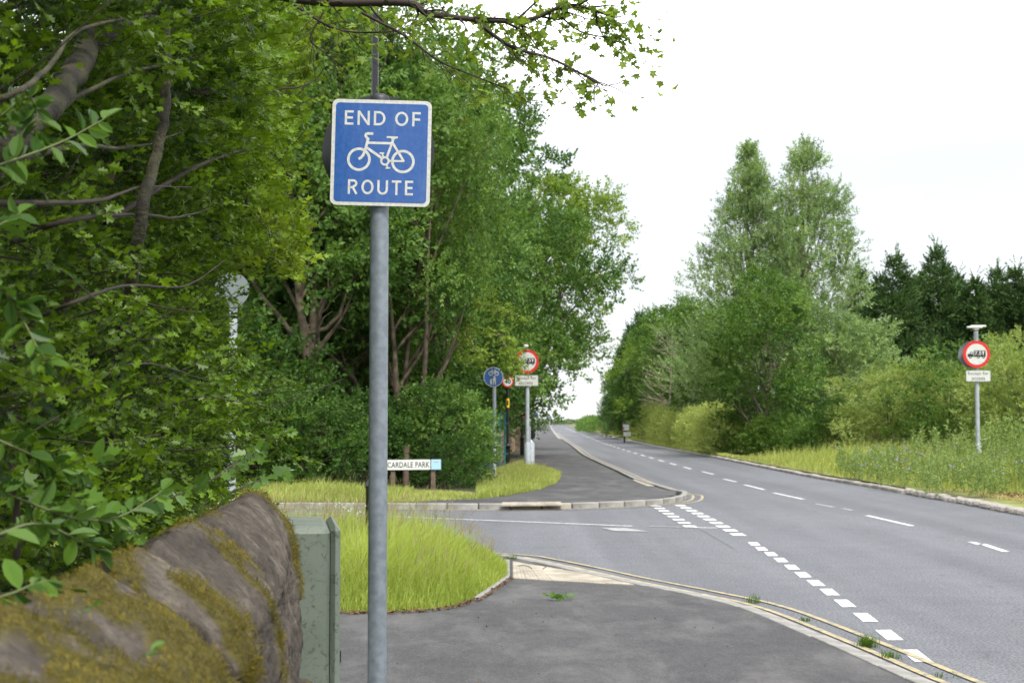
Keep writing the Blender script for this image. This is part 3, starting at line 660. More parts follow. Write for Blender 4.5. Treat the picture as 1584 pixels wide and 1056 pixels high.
# ---- right-hand side
make_tree('poplar', 'poplar', 17.5, .7, 4.3, 330, 24, .52, SP_fars, 21, M_poplar, M_bark_pale, tr_r=.24, csz=.95, n_limb=50, updir=.9, inner=.05, flat=1.0)
make_tree('poplar_b', 'poplar', 17, .8, 4.7, 320, 24, .52, SP_fars, 27, M_poplar, M_bark_pale, tr_r=.22, csz=.9, n_limb=46, updir=.9, inner=.05, flat=1.0)
make_tree('conifer', 'cone', 12, .3, 3.5, 170, 40, .55, SP_con, 23, M_leyl, tr_r=.2, csz=.68, updir=.5, n_limb=10, jag=.8, flat=1.1, tr=.18)
make_tree('roundtree', 'round', 9.5, 1.2, 3.6, 75, 38, .5, SP_far, 24, M_wood, tr_r=.17, csz=1.0, trunks=1)
make_tree('goldbush', 'dome', 5.0, .2, 3.4, 95, 40, .36, SP_fars, 25, M_gold, tr_r=.05, trunks=3, csz=.62, n_limb=14, updir=.1)
make_tree('sycamore', 'round', 9, 1.5, 2.9, 70, 44, .44, SP_far, 26, M_wood, M_bark_pale, tr_r=.13, csz=.85)
tree('poplar_tree', 'tallest pointed poplar on the right, its tip highest of all the trees', 'tree', X(1247, 80), 80, 'poplar', .4, 1.0, 'twin poplars', 1.0)
tree('poplar_tree', 'slightly shorter poplar left of its twin with a looser airy crown', 'tree', X(1163, 83), 83, 'poplar_b', 2.2, 1.02, 'twin poplars', 1.03)
tree('roadside_tree', 'dark green young sycamore standing in front of the two poplars', 'tree', X(1178, 66), 66, 'sycamore', 1.0, .98, None, .93)
tree('roadside_tree', 'leafy tree filling the lower right of the poplars', 'tree', X(1280, 78), 78, 'roundtree', 2.0, .95, None, .78, M_poplar)
CF = [('dark conifer just right of the poplars', 1385, 96, 1.0, 1.06), ('tallest dark conifer with pointed top behind the golden bushes', 1452, 98, 1.0, 1.13), ('dark conifer above the right lorry sign', 1515, 96, 1.0, .93), ('dark conifer at the right edge of the picture', 1570, 96, 1.05, .99), ('dark conifer partly hidden behind the taller poplar', 1335, 100, .8, 1.02), ('conifer between the tallest one and the one above the sign', 1486, 102, .95, 1.0), ('conifer between the first two right of the poplars', 1418, 102, 1.0, .99), ('last conifer beyond the right edge', 1625, 94, 1.0, 1.0), ('small conifer spire in the row', 1543, 100, .9, 1.02)]
for k, (lb, px, Y, s, sz) in enumerate(CF): tree('conifer_tree', lb, 'conifer', X(px, Y), Y, 'conifer', k * 2.3, s, 'row of dark conifers on the right', sz)
for k, (lb, px, Y, s, sz) in enumerate([('tall dark conifer at the left end of the roadside trees', 988, 134, .85, .98), ('shorter conifer nearest the skyline gap', 966, 146, .6, .84), ('narrow conifer poking up behind the broad leaved trees', 990, 132, .7, .92)]):
    tree('conifer_tree', lb, 'conifer', X(px, Y), Y, 'conifer', k + .7, s, 'conifers beside the far road', sz)
RT = [('rounded tree nearest the skyline at the far end of the road', 955, 158, 'roundtree', .62, .76, M_wood), ('low green tree beneath the far conifers', 975, 130, 'sycamore', .8, .6, M_wood), ('bright green tree in front of the far conifers', 1010, 122, 'roundtree', .85, .9, M_woodL), ('broad tree behind the clipped hedge', 1035, 108, 'roundtree', 1.0, 1.05, M_wood), ('tree right of the bare branches, behind the hedge', 1082, 100, 'sycamore', 1.15, 1.12, M_wood), ('darker tree left of the poplars behind the hedge end', 1110, 92, 'roundtree', .85, .83, M_dark), ('tree at the back between hedge and poplars', 1060, 125, 'roundtree', 1.1, 1.2, M_dark), ('small tree standing behind the topiary bush', 1005, 112, 'sycamore', .8, .66, M_dark)]
for k, (lb, px, Y, key, s, sz, lm) in enumerate(RT): tree('roadside_tree', lb, 'tree', X(px, Y), Y, key, k * 1.3, s, 'trees behind the clipped hedge', sz, lm)
GB = [('golden green bush left of the lorry sign on the right', 1385, 62, 1.0, .80), ('large golden bush behind the right lorry sign', 1500, 60, 1.0, .98), ('golden bush at the right edge behind the weeds', 1590, 56, 1.0, 1.0), ('greener bush between the two golden ones', 1440, 66, .95, .86), ('dark green bush under the poplars', 1255, 68, .6, .55), ('dark bush right of the sycamore trunk', 1215, 70, .55, .5), ('bush joining the golden bushes and the poplars', 1335, 68, .6, .62), ('yellow leaved bush above the hedge end at the poplars', 1545, 66, .9, .95)]
for k, (lb, px, Y, s, sz) in enumerate(GB): tree('bush', lb, 'bush', X(px, Y), Y, 'goldbush', k * 1.9, s, 'bushes behind the roadside weeds', sz, [None, M_wood, None, None, M_dark, M_dark, M_wood, M_hedge][k])
# bare branched tree
rng = np.random.default_rng(31); parts = []; tk = bend((0, 0, 0), (.1, 0, 7.6), rng, 10, .015); parts.append(tube(tk, np.linspace(.09, .015, 10), 6))
for k in range(46):
    j = rng.uniform(3.0, 9); p = tk[int(j)]; a = rng.uniform(0, 6.28); L = rng.uniform(1.0, 2.4) * (1.25 - j / 12)
    e = p + np.array((math.cos(a) * L, math.sin(a) * L, rng.uniform(.3, 1.5))); q = bend(p, e, rng, 6, .05); parts.append(tube(q, np.linspace(.026, .006, 6), 4))
    for _ in range(5):
        i = rng.integers(2, 5); parts.append(tube(bend(q[i], q[i] + (e - p) * rng.uniform(.3, .6) + rng.normal(0, .25, 3), rng, 4, .05), np.linspace(.011, .004, 4), 3))
V, T = merge(parts); dt = empty('bare_tree', (X(1037, 97), 97, ZP), 'bare dead tree with pale leafless branches behind the clipped hedge', 'tree'); link('branches', npmesh('bare', V, T, simple('dead_wood', (.32, .27, .2), .9)), dt)['kind'] = 'stuff'

# clipped hedge, topiary and far hedges: dense small leaves over box-like volumes
def hedge(name, label, path, width, hfun, seed, leafm, n, ssz=.22, z=ZP, cat='hedge', fuzz=.06):
    rng = np.random.default_rng(seed); c = np.array(path); d = np.r_[0, np.cumsum(np.linalg.norm(np.diff(c, axis=0), axis=1))]
    s = rng.uniform(0, d[-1], n); px = np.interp(s, d, c[:, 0]); py = np.interp(s, d, c[:, 1]); t = np.array(path[-1]) - np.array(path[0]); t = t / np.linalg.norm(t); nn = np.array((-t[1], t[0]))
    k = rng.random(n); h = hfun(s / d[-1]); side = np.where(k < .35, -1., np.where(k < .6, 1., 0)); u = np.where(side == 0, rng.uniform(-1, 1, n), side)
    bul = 1 + .09 * np.sin(s * 1.3) + .06 * np.sin(s * 3.1 + 1); zz = np.where(side == 0, h, h * rng.uniform(.03, 1, n) ** .8); tap = 1 - .25 * (zz / h) ** 3
    off = u * width / 2 * bul * tap + rng.normal(0, fuzz, n); ins = rng.random(n) < .2; off[ins] *= rng.uniform(.3, .9, ins.sum())
    zz = zz + rng.normal(0, fuzz, n) + .12 * np.sin(s * .9 + 1) * (side == 0)
    Pm = np.stack([px + nn[0] * off, py + nn[1] * off, np.maximum(zz, .02)], 1); D = np.stack([nn[0] * side, nn[1] * side, np.full(n, .6)], 1) + rng.normal(0, .5, (n, 3))
    tint = np.clip(.45 + .18 * np.sin(s * .7 + seed) + .2 * (zz / h - .5) * 0 + rng.normal(0, .16, n), 0, 1)
    V, T, mi, q = scatter(SP_fars, Pm, D, ssz * rng.uniform(.7, 1.3, n), rng, tint)
    e = empty(name, (0, 0, z), label, cat); link('foliage', npmesh(name, V, T, leafm, tint=q), e)['kind'] = 'stuff'
    mb = MB(); 
    for k in range(int(d[-1] / 1.2)):
        x_ = float(np.interp(k * 1.2, d, c[:, 0])); y_ = float(np.interp(k * 1.2, d, c[:, 1])); mb.cyl((x_, y_, -.1), (x_ + .05, y_, float(hfun(min(1, k * 1.2 / d[-1]))) * .55), .02, .008, 5)
    mb.build('stems', M_bark, e)['kind'] = 'stuff'; return e
hedge('clipped_hedge', 'long clipped yellow green hedge along the right verge', [(X(1143, 66), 66), (X(1080, 84), 84), (X(1030, 104), 104), (X(1000, 116), 116)], 2.4, lambda u: (1.75 + .7 * np.clip(u * 3 - 1.2, 0, 1) + .2 * np.sin(u * 9)) * np.clip(.55 + u * 5, 0, 1), 3, M_hedge, 11000, .36, fuzz=.13)
hedge('topiary_bush', 'rounded clipped yellow bush beside the estate board', [(X(962, 134) - .7, 134), (X(962, 134) + .7, 134)], 2.2, lambda u: 2.35 * np.sqrt(np.clip(1 - (2 * u - 1) ** 2, .15, 1)), 4, M_hedge, 900, .3, cat='bush')
hedge('low_hedge', 'dark low shrubbery under the roadside trees right of the hedge', [(X(1128, 69), 69), (X(1200, 65), 65), (X(1300, 61), 62)], 1.8, lambda u: 1.2 + .35 * np.sin(u * 14), 5, M_wood, 3200, .36, fuzz=.22)
hedge('boundary_hedge', 'dark hedge line behind the far end of the verge', [(X(905, 200), 200), (X(935, 160), 160)], 2.0, lambda u: 1.6 + 0 * u, 6, M_wood, 1800, .5)
hedge('skyline_hedge', 'thin dark hedge closing the far end of the road at the skyline', [(-8, 500), (24, 505)], 2.5, lambda u: 1.35 + .1 * np.sin(u * 30), 7, M_dark, 2500, .6)
# leaves of the wood's right flank as an ivy curtain are carried by the trees above

# ------------------------------------------------------------------ grass
def blades(rng, P2, z, Hh, w, lean=.25, tintm=.5, wind=(0.1, 0)):
    n = len(P2); az = rng.uniform(0, 2 * np.pi, n); side = np.stack([np.cos(az), np.sin(az), 0 * az], 1) * (w / 2)[:, None] if hasattr(w, '__len__') else np.stack([np.cos(az), np.sin(az), 0 * az], 1) * w / 2
    b = rng.normal(0, lean, (n, 2)) + np.array(wind); base = np.c_[P2, np.full(n, z)]
    m1 = base + np.c_[b * (Hh * .25)[:, None], Hh * .5]; tip = base + np.c_[b * Hh[:, None], Hh * (1 - .3 * np.minimum(np.linalg.norm(b, axis=1), 1))]
    V = np.stack([base - side, base + side, m1 - side * .8, m1 + side * .8, tip], 1).reshape(-1, 3)
    T = (np.array([(0, 1, 3), (0, 3, 2), (2, 3, 4)])[None] + (np.arange(n) * 5)[:, None, None]).reshape(-1, 3)
    q = np.repeat(np.clip(tintm + rng.normal(0, .18, n), 0, 1), 5); return V, T, q
def grass(name, label, poly, n, hf, w, seed, m, z=ZP, seeds=0, tintm=.5, lean=.25, cat='grass', wf=None):
    rng = np.random.default_rng(seed); p = sample_poly(rng, poly, n); ed_ = edge_dist(p, poly)
    Hh = hf(p, ed_) * rng.uniform(.55, 1.15, n); cl = .5 + .5 * np.sin(p[:, 0] * 2.1 + 1.3 * np.sin(p[:, 1] * 1.7)) * np.sin(p[:, 1] * 1.9 + seed)
    Hh *= .8 + .35 * cl; V, T, q = blades(rng, p, z, Hh, w, lean, tintm); q = np.clip(q + np.repeat((cl - .5) * .5, 5), 0, 1); mi = np.zeros(len(T), int)
    if seeds:
        s = sample_poly(rng, poly, seeds); e2 = edge_dist(s, poly); h2 = hf(s, e2) * rng.uniform(1.0, 1.4, seeds); k = e2 > .15; s = s[k]; h2 = h2[k]
        v2, t2, q2 = blades(rng, s, z, h2, .004, .16, .6)
        tips = v2.reshape(-1, 5, 3)[:, 4]; mids = v2.reshape(-1, 5, 3)[:, 2]; D = tips - mids
        hv = (np.array([(-.1, 0, 0), (.1, 0, 0), (.09, .5, .05), (-.09, .5, -.05), (0, 1, 0)]) * (.22, 1, .22), np.array([(0, 1, 2), (0, 2, 3), (3, 2, 4)]))
        R = frames(D, np.tile((0, 0, 1.), (len(D), 1)) + rng.normal(0, .5, D.shape), rng, 1.5); v3, t3, q3 = place(hv, tips - D * .1, R, rng.uniform(.07, .14, len(D)), rng.uniform(.2, .9, len(D)))
        o = len(V); T = np.concatenate([T, t2 + o, t3 + o + len(v2)]); V = np.concatenate([V, v2, v3]); q = np.concatenate([q, q2, q3]); mi = np.concatenate([mi, np.zeros(len(t2), int), np.ones(len(t3), int)])
    return tag(link(name, npmesh(name, V, T, [m, M_seed], mi, q)), label, cat, kind='stuff')
gpoly = [tuple(p) for p in k1in[i_g:] if p[0] > -6.5] + [(-6.5, 12.4), (-3.4, 12.6)] + grass_edge[::-1][1:]
grass('long_grass', 'long bright seeding grass on the near corner behind the main post', gpoly, 85000, lambda p, e: np.clip(.10 + e * .62, .10, .62), .0075, 1, M_grass, z=ZN, seeds=5200, lean=.3)
ip = [far_left[k] for k in range(10)]
isl = [G(736, 772, ZP), G(780, 767, ZP)] + far_left[3:9] + [(X(800, 52), 52), (X(762, 44), 44), (X(738, 36), 36)]
grass('pavement_grass', 'grass island round the foot of the cycle and lorry signs', isl, 20000, lambda p, e: np.clip(.16 + e * .14, .12, .34), .02, 2, M_grassv, seeds=900, tintm=.45)
wv = [tuple(p) for p in k2in[i_w:] if p[0] > -9] + [(-9.4, 28.2), (-9.4, 33.5), (X(600, 32.6), 32.6), (X(735, 31.5), 31.5), G(736, 772, ZP), G(700, 773, ZP), G(612, 777, ZP)]
grass('wood_edge_grass', 'strip of short yellow grass between far kerb and the wood', wv, 17000, lambda p, e: np.clip(.1 + e * .12, .1, .38) * np.where(p[:, 0] > -2.2, .6, 1), .018, 3, M_grassv, seeds=600)
rv = [(p[0] + (1.1 if p[1] < 31.5 else 0), p[1]) for p in krin if 13 < p[1] < 62] + [(X(1165, 60), 60), (X(1290, 58), 58), (26, 56), (26, 13)]
grass('verge_grass', 'tall summer grass on the verge right of the road', rv, 42000, lambda p, e: np.clip(.12 + e * .3, .12, .85), .02, 4, M_grassv, z=ZP + .01, seeds=3500)
rv2 = [tuple(p) for p in krin if 60 <= p[1] < 150][::1] + [(X(960, 150), 150), (X(985, 118), 117), (X(1022, 100), 100), (X(1070, 80), 80), (X(1150, 60), 60)]
grass('mown_verge', 'short pale grass strip between right kerb and clipped hedge', rv2, 16000, lambda p, e: np.full(len(p), .13), .04, 5, M_grassv, z=ZP + .01, tintm=.7)
rv3 = [tuple(p) for p in krin if 150 <= p[1] < 330] + [(X(938, 330) + 6, 330), (X(950, 150), 150)]
grass('far_verge', 'pale open verge near the far end of the road', rv3, 6000, lambda p, e: np.full(len(p), .2), .09, 6, M_grassv, z=ZP + .01, tintm=.8)
# tall weeds with flowers
rng = np.random.default_rng(41); P2 = sample_poly(rng, [(X(1290, 46), 46), (X(1300, 38), 38), (X(1400, 32), 32), (X(1440, 29.5), 29.5), (16.5, 24), (24, 24), (26, 48)], 2100)
hh = (.62 + .8 * np.clip((P2[:, 0] - 11.0) / 4, 0, 1) * (.7 + .3 * np.sin(P2[:, 0] * 1.9 + P2[:, 1])) ) * rng.uniform(.7, 1.25, len(P2))
Vs = []; Ts = []; Ms = []; Qs = []; b = 0
st = rng.uniform(0, 1, len(P2)) * .3 + .35
for lev in range(4):
    Pm = np.c_[P2 + rng.normal(0, .05, P2.shape), ZP + hh * (.05 + lev * .22)]; D = np.c_[rng.normal(0, .2, (len(P2), 2)), np.ones(len(P2))]
    v, t, m_, q = scatter(SP_weed, Pm, D, hh * .42, rng, np.clip(st + rng.normal(0, .08, len(st)), 0, 1), up=np.c_[rng.normal(0, 1, (len(P2), 2)), np.zeros(len(P2))]); Vs.append(v); Ts.append(t + b); b += len(v); Ms.append(m_); Qs.append(q)
tag(link('nettles', npmesh('nettles', np.concatenate(Vs), np.concatenate(Ts), [M_weed, M_twig], np.concatenate(Ms), np.concatenate(Qs))), 'tall pale green nettles and weeds round the right lorry sign post', 'weeds', kind='stuff')
def flowers(name, label, ctr, spread, n, hz, sz, m, seed):
    rng = np.random.default_rng(seed); c = np.array(ctr)[rng.integers(0, len(ctr), n)] + rng.normal(0, 1, (n, 2)) * spread; z_ = ZP + rng.uniform(*hz, n)
    R = frames(rng.normal(0, 1, (n, 3)), rng.normal(0, 1, (n, 3)), rng); v, t, _ = place((np.array([(0, 0, .5), (.5, 0, 0), (0, .5, 0), (-.5, 0, 0), (0, -.5, 0), (0, 0, -.4)]), np.array([(0, 1, 2), (0, 2, 3), (0, 3, 4), (0, 4, 1), (5, 2, 1), (5, 3, 2), (5, 4, 3), (5, 1, 4)])), np.c_[c, z_], R, rng.uniform(.6, 1.3, n) * sz)
    tag(link(name, npmesh(name, v, t, m)), label, 'flowers', kind='stuff')
flowers('violet_flowers', 'violet flower heads scattered in the right verge', [(X(1360, 36), 36), (X(1352, 36), 35), (X(1400, 35), 35), (X(1465, 32), 32), (X(1445, 34), 34), (X(1580, 28.5), 28.5)], .5, 90, (.45, 1.0), .036, M_flower, 1)
flowers('buttercups', 'small yellow flowers among the verge grass', [(X(1340, 34), 34), (X(1380, 33), 33), (X(1400, 31.5), 31.5)], .9, 40, (.35, .7), .025, M_flower_y, 2)
flowers('cow_parsley', 'white flower heads standing above the near long grass', [(X(548, 15.5), 15.5), (X(535, 16), 16)], .12, 26, (.6, .68), .02, M_refwhite, 3)
# dry straw patch and leaf litter
sp_ = [(9.85, 33), (9.8, 28), (9.85, 24), (10.1, 19), (12.5, 19), (11.6, 25), (10.9, 30)]
grass('dry_grass', 'patch of flattened straw coloured grass behind the setts', sp_, 6000, lambda p, e: np.full(len(p), .09), .015, 9, M_strawb, z=ZP + .01, lean=.9)
def litter(name, label, poly, n, sz, m, seed, z=ZN + .006):
    rng = np.random.default_rng(seed); p = sample_poly(rng, poly, n); R = frames(np.c_[rng.normal(0, 1, (n, 2)), rng.normal(0, .15, n)], np.tile((0, 0, 1.), (n, 1)), rng, .5)
    v, t, _ = place(L_oval, np.c_[p, z + rng.uniform(0, .012, n)], R, rng.uniform(.4, 1.3, n) * sz); tag(link(name, npmesh(name, v, t, m)), label, 'leaf litter', kind='stuff')
ge = np.array(grass_edge); gb = np.array([(p[0] + .06, p[1] - .12) for p in grass_edge])
litter('leaf_litter', 'band of brown dead leaves along the edge of the near grass', [tuple(p) for p in ge[1:-1]] + [tuple(p) for p in gb[1:-1][::-1]], 800, .03, M_litter, 3)
litter('scattered_bits', 'few stray leaves and crumbs on the near pavement', [(-1.4, 8), (1.9, 8), (1.6, 12), (.2, 14.5), (-.6, 12.2)], 46, .022, M_litter, 4)
litter('verge_debris', 'brown dead stems heaped behind the setts', [(10.3, 29.2), (10.5, 31.4), (11.3, 31), (11.2, 29)], 400, .10, M_litter, 5, z=ZP + .03)
# tufts at the kerb
for k, (px, py, n, h_, lb) in enumerate([(1341, 1000, 190, .10, 'largest green grass tuft growing in the near kerb joint'), (1376, 1017, 80, .07, 'smaller grass tuft just nearer than the largest one at the kerb'), (1455, 1047, 30, .05, 'sparse grass tuft in the kerb at the lower right'), (1165, 932, 60, .10, 'thin wispy grass tuft at the kerb bend'), (1244, 960, 60, .04, 'tiny weed at the kerb beside the yellow lines'), (790, 868, 70, .10, 'small weed at the corner of the tactile paving')]):
    rng = np.random.default_rng(50 + k); c = np.array(G(px, py)); p = c + rng.normal(0, .035, (n, 2)); V, T, q = blades(rng, p, .0, rng.uniform(.5, 1.3, n) * h_, .005, .45, .3)
    V[:, :2] -= c; tag(link('grass_tuft', npmesh('tuft', V, T, M_tuft, tint=q), loc=(c[0], c[1], 0.0)), lb, 'grass tuft', 'weeds in the kerb')
# sprig lying on the pavement
rng = np.random.default_rng(60); sprigs = [(853, 929, .16, 'green leafy sprig lying on the near pavement', M_sallow)]
for px, py, s, lb, m_ in sprigs:
    c = G(px, py, ZN); V, T, mi, q = scatter([spray(L_oval, 61, 9, 1, .5, True, 0, 70)], np.array([(0, 0, .02), (.03, .02, .02)]), np.array([(1., .4, .15), (-.5, .5, .2)]), np.array([s, s * .7]), rng, np.array([.5, .6])); tag(link('leaf_sprig', npmesh('sprig', V, T, [m_, M_twig], mi, q), loc=(c[0], c[1], ZN)), lb, 'sprig')
mb = MB(); mb.stroke([(0, 0), (.06, .05), (.14, .07), (.22, .03)], .006, 0); o = None
V, T = tube(bend((-.2, .05, .02), (.12, -.12, .03), rng, 8, .12), .004, 4); c = G(828, 880, ZN); tag(link('fallen_twig', npmesh('ftwig', V, T, M_twig), loc=(c[0], c[1], ZN + .012)), 'thin dark twig lying on the cream tactile paving', 'twig')

# ------------------------------------------------------------------ signs
def circle(r, n=32, cx=0, cz=0): return [(cx + r * math.cos(2 * math.pi * k / n), cz + r * math.sin(2 * math.pi * k / n)) for k in range(n)]
def rrect(w, h, r, n=6):
    o = []
    for cx_, cz_, a0 in ((w / 2 - r, h / 2 - r, 0), (-w / 2 + r, h / 2 - r, 90), (-w / 2 + r, -h / 2 + r, 180), (w / 2 - r, -h / 2 + r, 270)):
        for k in range(n + 1): a = math.radians(a0 + 90 * k / n); o.append((cx_ + r * math.cos(a), cz_ + r * math.sin(a)))
    return o
def plate(name, poly, y, th, m, parent, loc=None):
    mb = MB(); mb.prism(list(reversed(poly)) if False else poly, y, y + th); o = mb.build(name, m, parent, loc); return o
def text(name, body, height, m, parent, loc, width=None, bold=.0):
    cu = bpy.data.curves.new('t', 'FONT'); cu.body = body; cu.align_x = 'CENTER'; cu.align_y = 'CENTER'; cu.offset = bold; cu.size = 1; cu.resolution_u = 3; cu.space_character = 1.06
    t = bpy.data.objects.new('t', cu); COL.objects.link(t); bpy.context.view_layer.update()
    me = bpy.data.meshes.new_from_object(t.evaluated_get(bpy.context.evaluated_depsgraph_get())); bpy.data.objects.remove(t); bpy.data.curves.remove(cu)
    v = np.array([x.co[:] for x in me.vertices]); sz = v.max(0) - v.min(0); c = (v.max(0) + v.min(0)) / 2
    s = height / sz[1]; sx = (width / sz[0]) if width else s
    for x, p in zip(me.vertices, v): x.co = ((p[0] - c[0]) * sx, 0, (p[1] - c[1]) * s)
    me.materials.clear(); me.materials.append(m); me.name = name; o = link(name, me, parent, loc); return o

# --- main sign
YS = 6.0; XS = X(585.5, YS)
ms_ = empty('end_of_route_sign', (XS, YS, ZP), 'large blue end of route cycle sign on a galvanised post in the foreground', 'road sign')
ztop = Z(147, YS) - ZP
mb = MB(); mb.cyl((0, 0, -.2), (0, 0, ztop - .02), .0395, n=40, caps=False); mb.build('post', M_galv, ms_)
mb = MB(); mb.lathe([(.041, -.03), (.041, -.008), (.036, .004), (.02, .012), (.002, .014)], 32, (0, 0, ztop - .01)); mb.build('post_cap', M_dkgrey, ms_)
c = at(589.5, 236.5, 5.945); PW, PH = .419, .450
pl = plate('sign_plate', rrect(PW, PH, .026, 8), 0, .003, M_refwhite, ms_, (c.x - XS, c.y - YS, c.z - ZP)); pl.rotation_euler = (0, math.radians(1.15), math.radians(2))
plate('blue_panel', rrect(PW - .030, PH - .030, .016, 8), -.001, .0006, M_blue, pl)
ZS = PW / 756.0
def zc(x, y): return ((x - 525) * ZS, (559 - y) * ZS)
def letters(word, x0, x1, ytop, ybot, sw):
    """monoline capitals drawn as flat ribbons; widths given per letter"""
    Wd = {'E': .56, 'N': .78, 'D': .74, 'O': .84, 'F': .54, 'R': .68, 'U': .74, 'T': .66, ' ': .10}; gap = .26
    tot = sum(Wd[k] for k in word) + gap * (len(word) - 1); s = (x1 - x0) / tot; h = ybot - ytop; cur = x0; mb = MB(); lay_ = 0
    def M(u, v): return zc(cur + u * s, ybot - v * h)
    def arc(cu, cv, ru, rv, a0, a1, n=10): return [M(cu + ru * math.cos(math.radians(a0 + (a1 - a0) * k / n)), cv + rv * math.sin(math.radians(a0 + (a1 - a0) * k / n))) for k in range(n + 1)]
    e = sw / 2 / h; eu = sw / 2 / s
    def S(p, closed=False, k=0): mb.stroke(p, sw * ZS, -.0014 - .00012 * k, closed)
    for ch in word:
        w = Wd[ch]
        if ch == 'E': S([M(w, 1 - e), M(eu, 1 - e), M(eu, e), M(w, e)]); S([M(eu, .5), M(w * .93, .5)], k=1)
        if ch == 'F': S([M(w, 1 - e), M(eu, 1 - e), M(eu, 0)]); S([M(eu, .48), M(w * .93, .48)], k=1)
        if ch == 'N': S([M(eu, 0), M(eu, 1)]); S([M(w - eu, 0), M(w - eu, 1)]); S([M(eu * 1.1, .96), M(w - eu * 1.1, .04)], k=1)
        if ch == 'D': S([M(eu, e), M(w * .4, e)] + arc(w * .42, .5, w * .58 - eu, .5 - e, -80, 80) + [M(w * .4, 1 - e), M(eu, 1 - e)], True)
        if ch == 'O': S(arc(w / 2, .5, w / 2 - eu, .5 - e, 0, 345, 23), True)
        if ch == 'U': S([M(eu, 1), M(eu, .4)] + arc(w / 2, .36, w / 2 - eu, .36 - e, 180, 360, 12) + [M(w - eu, .4), M(w - eu, 1)])
        if ch == 'T': S([M(0, 1 - e), M(w, 1 - e)]); S([M(w / 2, 0), M(w / 2, 1 - e)], k=1)
        if ch == 'R': S([M(eu, 0), M(eu, 1 - e), M(w * .55, 1 - e)] + arc(w * .55, .73, w * .42 - eu, .27 - e, 80, -80) + [M(w * .55, .46), M(eu * 1.2, .46)]); S([M(w * .5, .46), M(w - eu * .9, 0)], k=1)
        cur += (w + gap) * s
    return mb
letters('END OF', 243, 820, 240, 350, 17).build('lettering', M_refwhite, pl)
letters('ROUTE', 280, 774, 768, 880, 17).build('lettering', M_refwhite, pl)
mb = MB(); sw = 20 * ZS
def S(p, w=20, k=0, closed=False): mb.stroke([zc(*q) for q in p], w * ZS, -.0014 - .00012 * k, closed)
def circ(cx_, cy_, r, a0=0, a1=360, n=40): return [(cx_ + r * math.cos(math.radians(a0 + (a1 - a0) * k / n)), cy_ + r * math.sin(math.radians(a0 + (a1 - a0) * k / n))) for k in range(n + (0 if a1 - a0 == 360 else 1))]
S(circ(358, 613, 80), 20, 0, True); S(circ(692, 622, 80), 20, 0, True)
S([(462, 414), (420, 414), (408, 419), (405, 432), (412, 444), (424, 455), (414, 500), (402, 545), (390, 580), (374, 600), (356, 612)], 20, 1)
S([(412, 485), (612, 485)], 19, 2); S([(408, 518), (535, 602)], 20, 3); S([(618, 446), (570, 592)], 18, 4)
S([(610, 480), (700, 622)], 18, 5); S([(586, 620), (702, 620)], 15, 6); S([(565, 438), (650, 438)], 14, 7); S([(600, 452), (640, 440)], 14, 8)
S(circ(556, 622, 28), 16, 9, True); S([(545, 596), (532, 562)], 12, 10); S([(514, 562), (549, 562)], 11, 11); S([(568, 648), (578, 676)], 12, 10); S([(562, 677), (598, 674)], 11, 11)
mb.build('bicycle_symbol', M_refwhite, pl)
c2 = at(585, 233, 6.075); rb = plate('rear_sign_plate', circle(.242, 64), 0, .003, M_dkgrey, ms_, (c2.x - XS, c2.y - YS, c2.z - ZP)); rb['label'] = 'dark back of a round sign fixed behind the blue plate'
for zz in (.13, -.13):
    mb = MB(); mb.box((0, -.047, 0), (.11, .012, .02), .003); mb.cyl((0, 0, -.01), (0, 0, .01), .0425, n=32); mb.build('clip', M_galv_far, ms_, (0, 0, c.z - ZP + zz))

def post_and_sleeve(e, H, r, sleeve=0, rs=0, m=None, cap=True, slot=None):
    m = m or M_galv_far; mb = MB(); mb.cyl((0, 0, -.1), (0, 0, H), r, n=18); mb.build('post', m, e)
    if sleeve: mb = MB(); mb.lathe([(rs, -.1), (rs, sleeve - .07), (r * 1.15, sleeve)], 18); mb.build('base_sleeve', m, e)
def lorry_symbol(parent, s, y):
    """7.5T lorry facing left, s = overall length"""
    mb = MB(); k = s / 28.0
    def R_(x0, z0, x1, z1, d=0): mb.prism([(x0 * k, z0 * k), (x1 * k, z0 * k), (x1 * k, z1 * k), (x0 * k, z1 * k)], y - d, y - d + .0006)
    R_(-4, -2.5, 14, 6); R_(-14, -4, 14, -2.5, 0); R_(-14, -2.5, -10.5, .6); mb.prism([(-10.5 * k, -2.5 * k), (-5 * k, -2.5 * k), (-5 * k, 3.6 * k), (-10 * k, 3.6 * k), (-10.5 * k, .6 * k)], y, y + .0006)
    for cx_ in (-10, 2.5, 10.5): mb.prism(circle(2.1 * k, 14, cx_ * k, -4.4 * k), y - .0004, y + .0002)
    o = mb.build('lorry_symbol', M_ink, parent)
    text('weight_lettering', '7.5T', 6.0 * k, M_refwhite, parent, (5 * k, y - .001, 1.8 * k), 15.5 * k, .02)
    mb = MB(); mb.prism([(-9.3 * k, .4 * k), (-6.3 * k, .4 * k), (-6.3 * k, 2.6 * k), (-9 * k, 2.6 * k)], y - .0012, y - .0008); 
    for cx_ in (-10, 2.5, 10.5): mb.prism(circle(.8 * k, 10, cx_ * k, -4.4 * k), y - .0012, y - .0008)
    mb.build('cab_window', M_refwhite, parent)
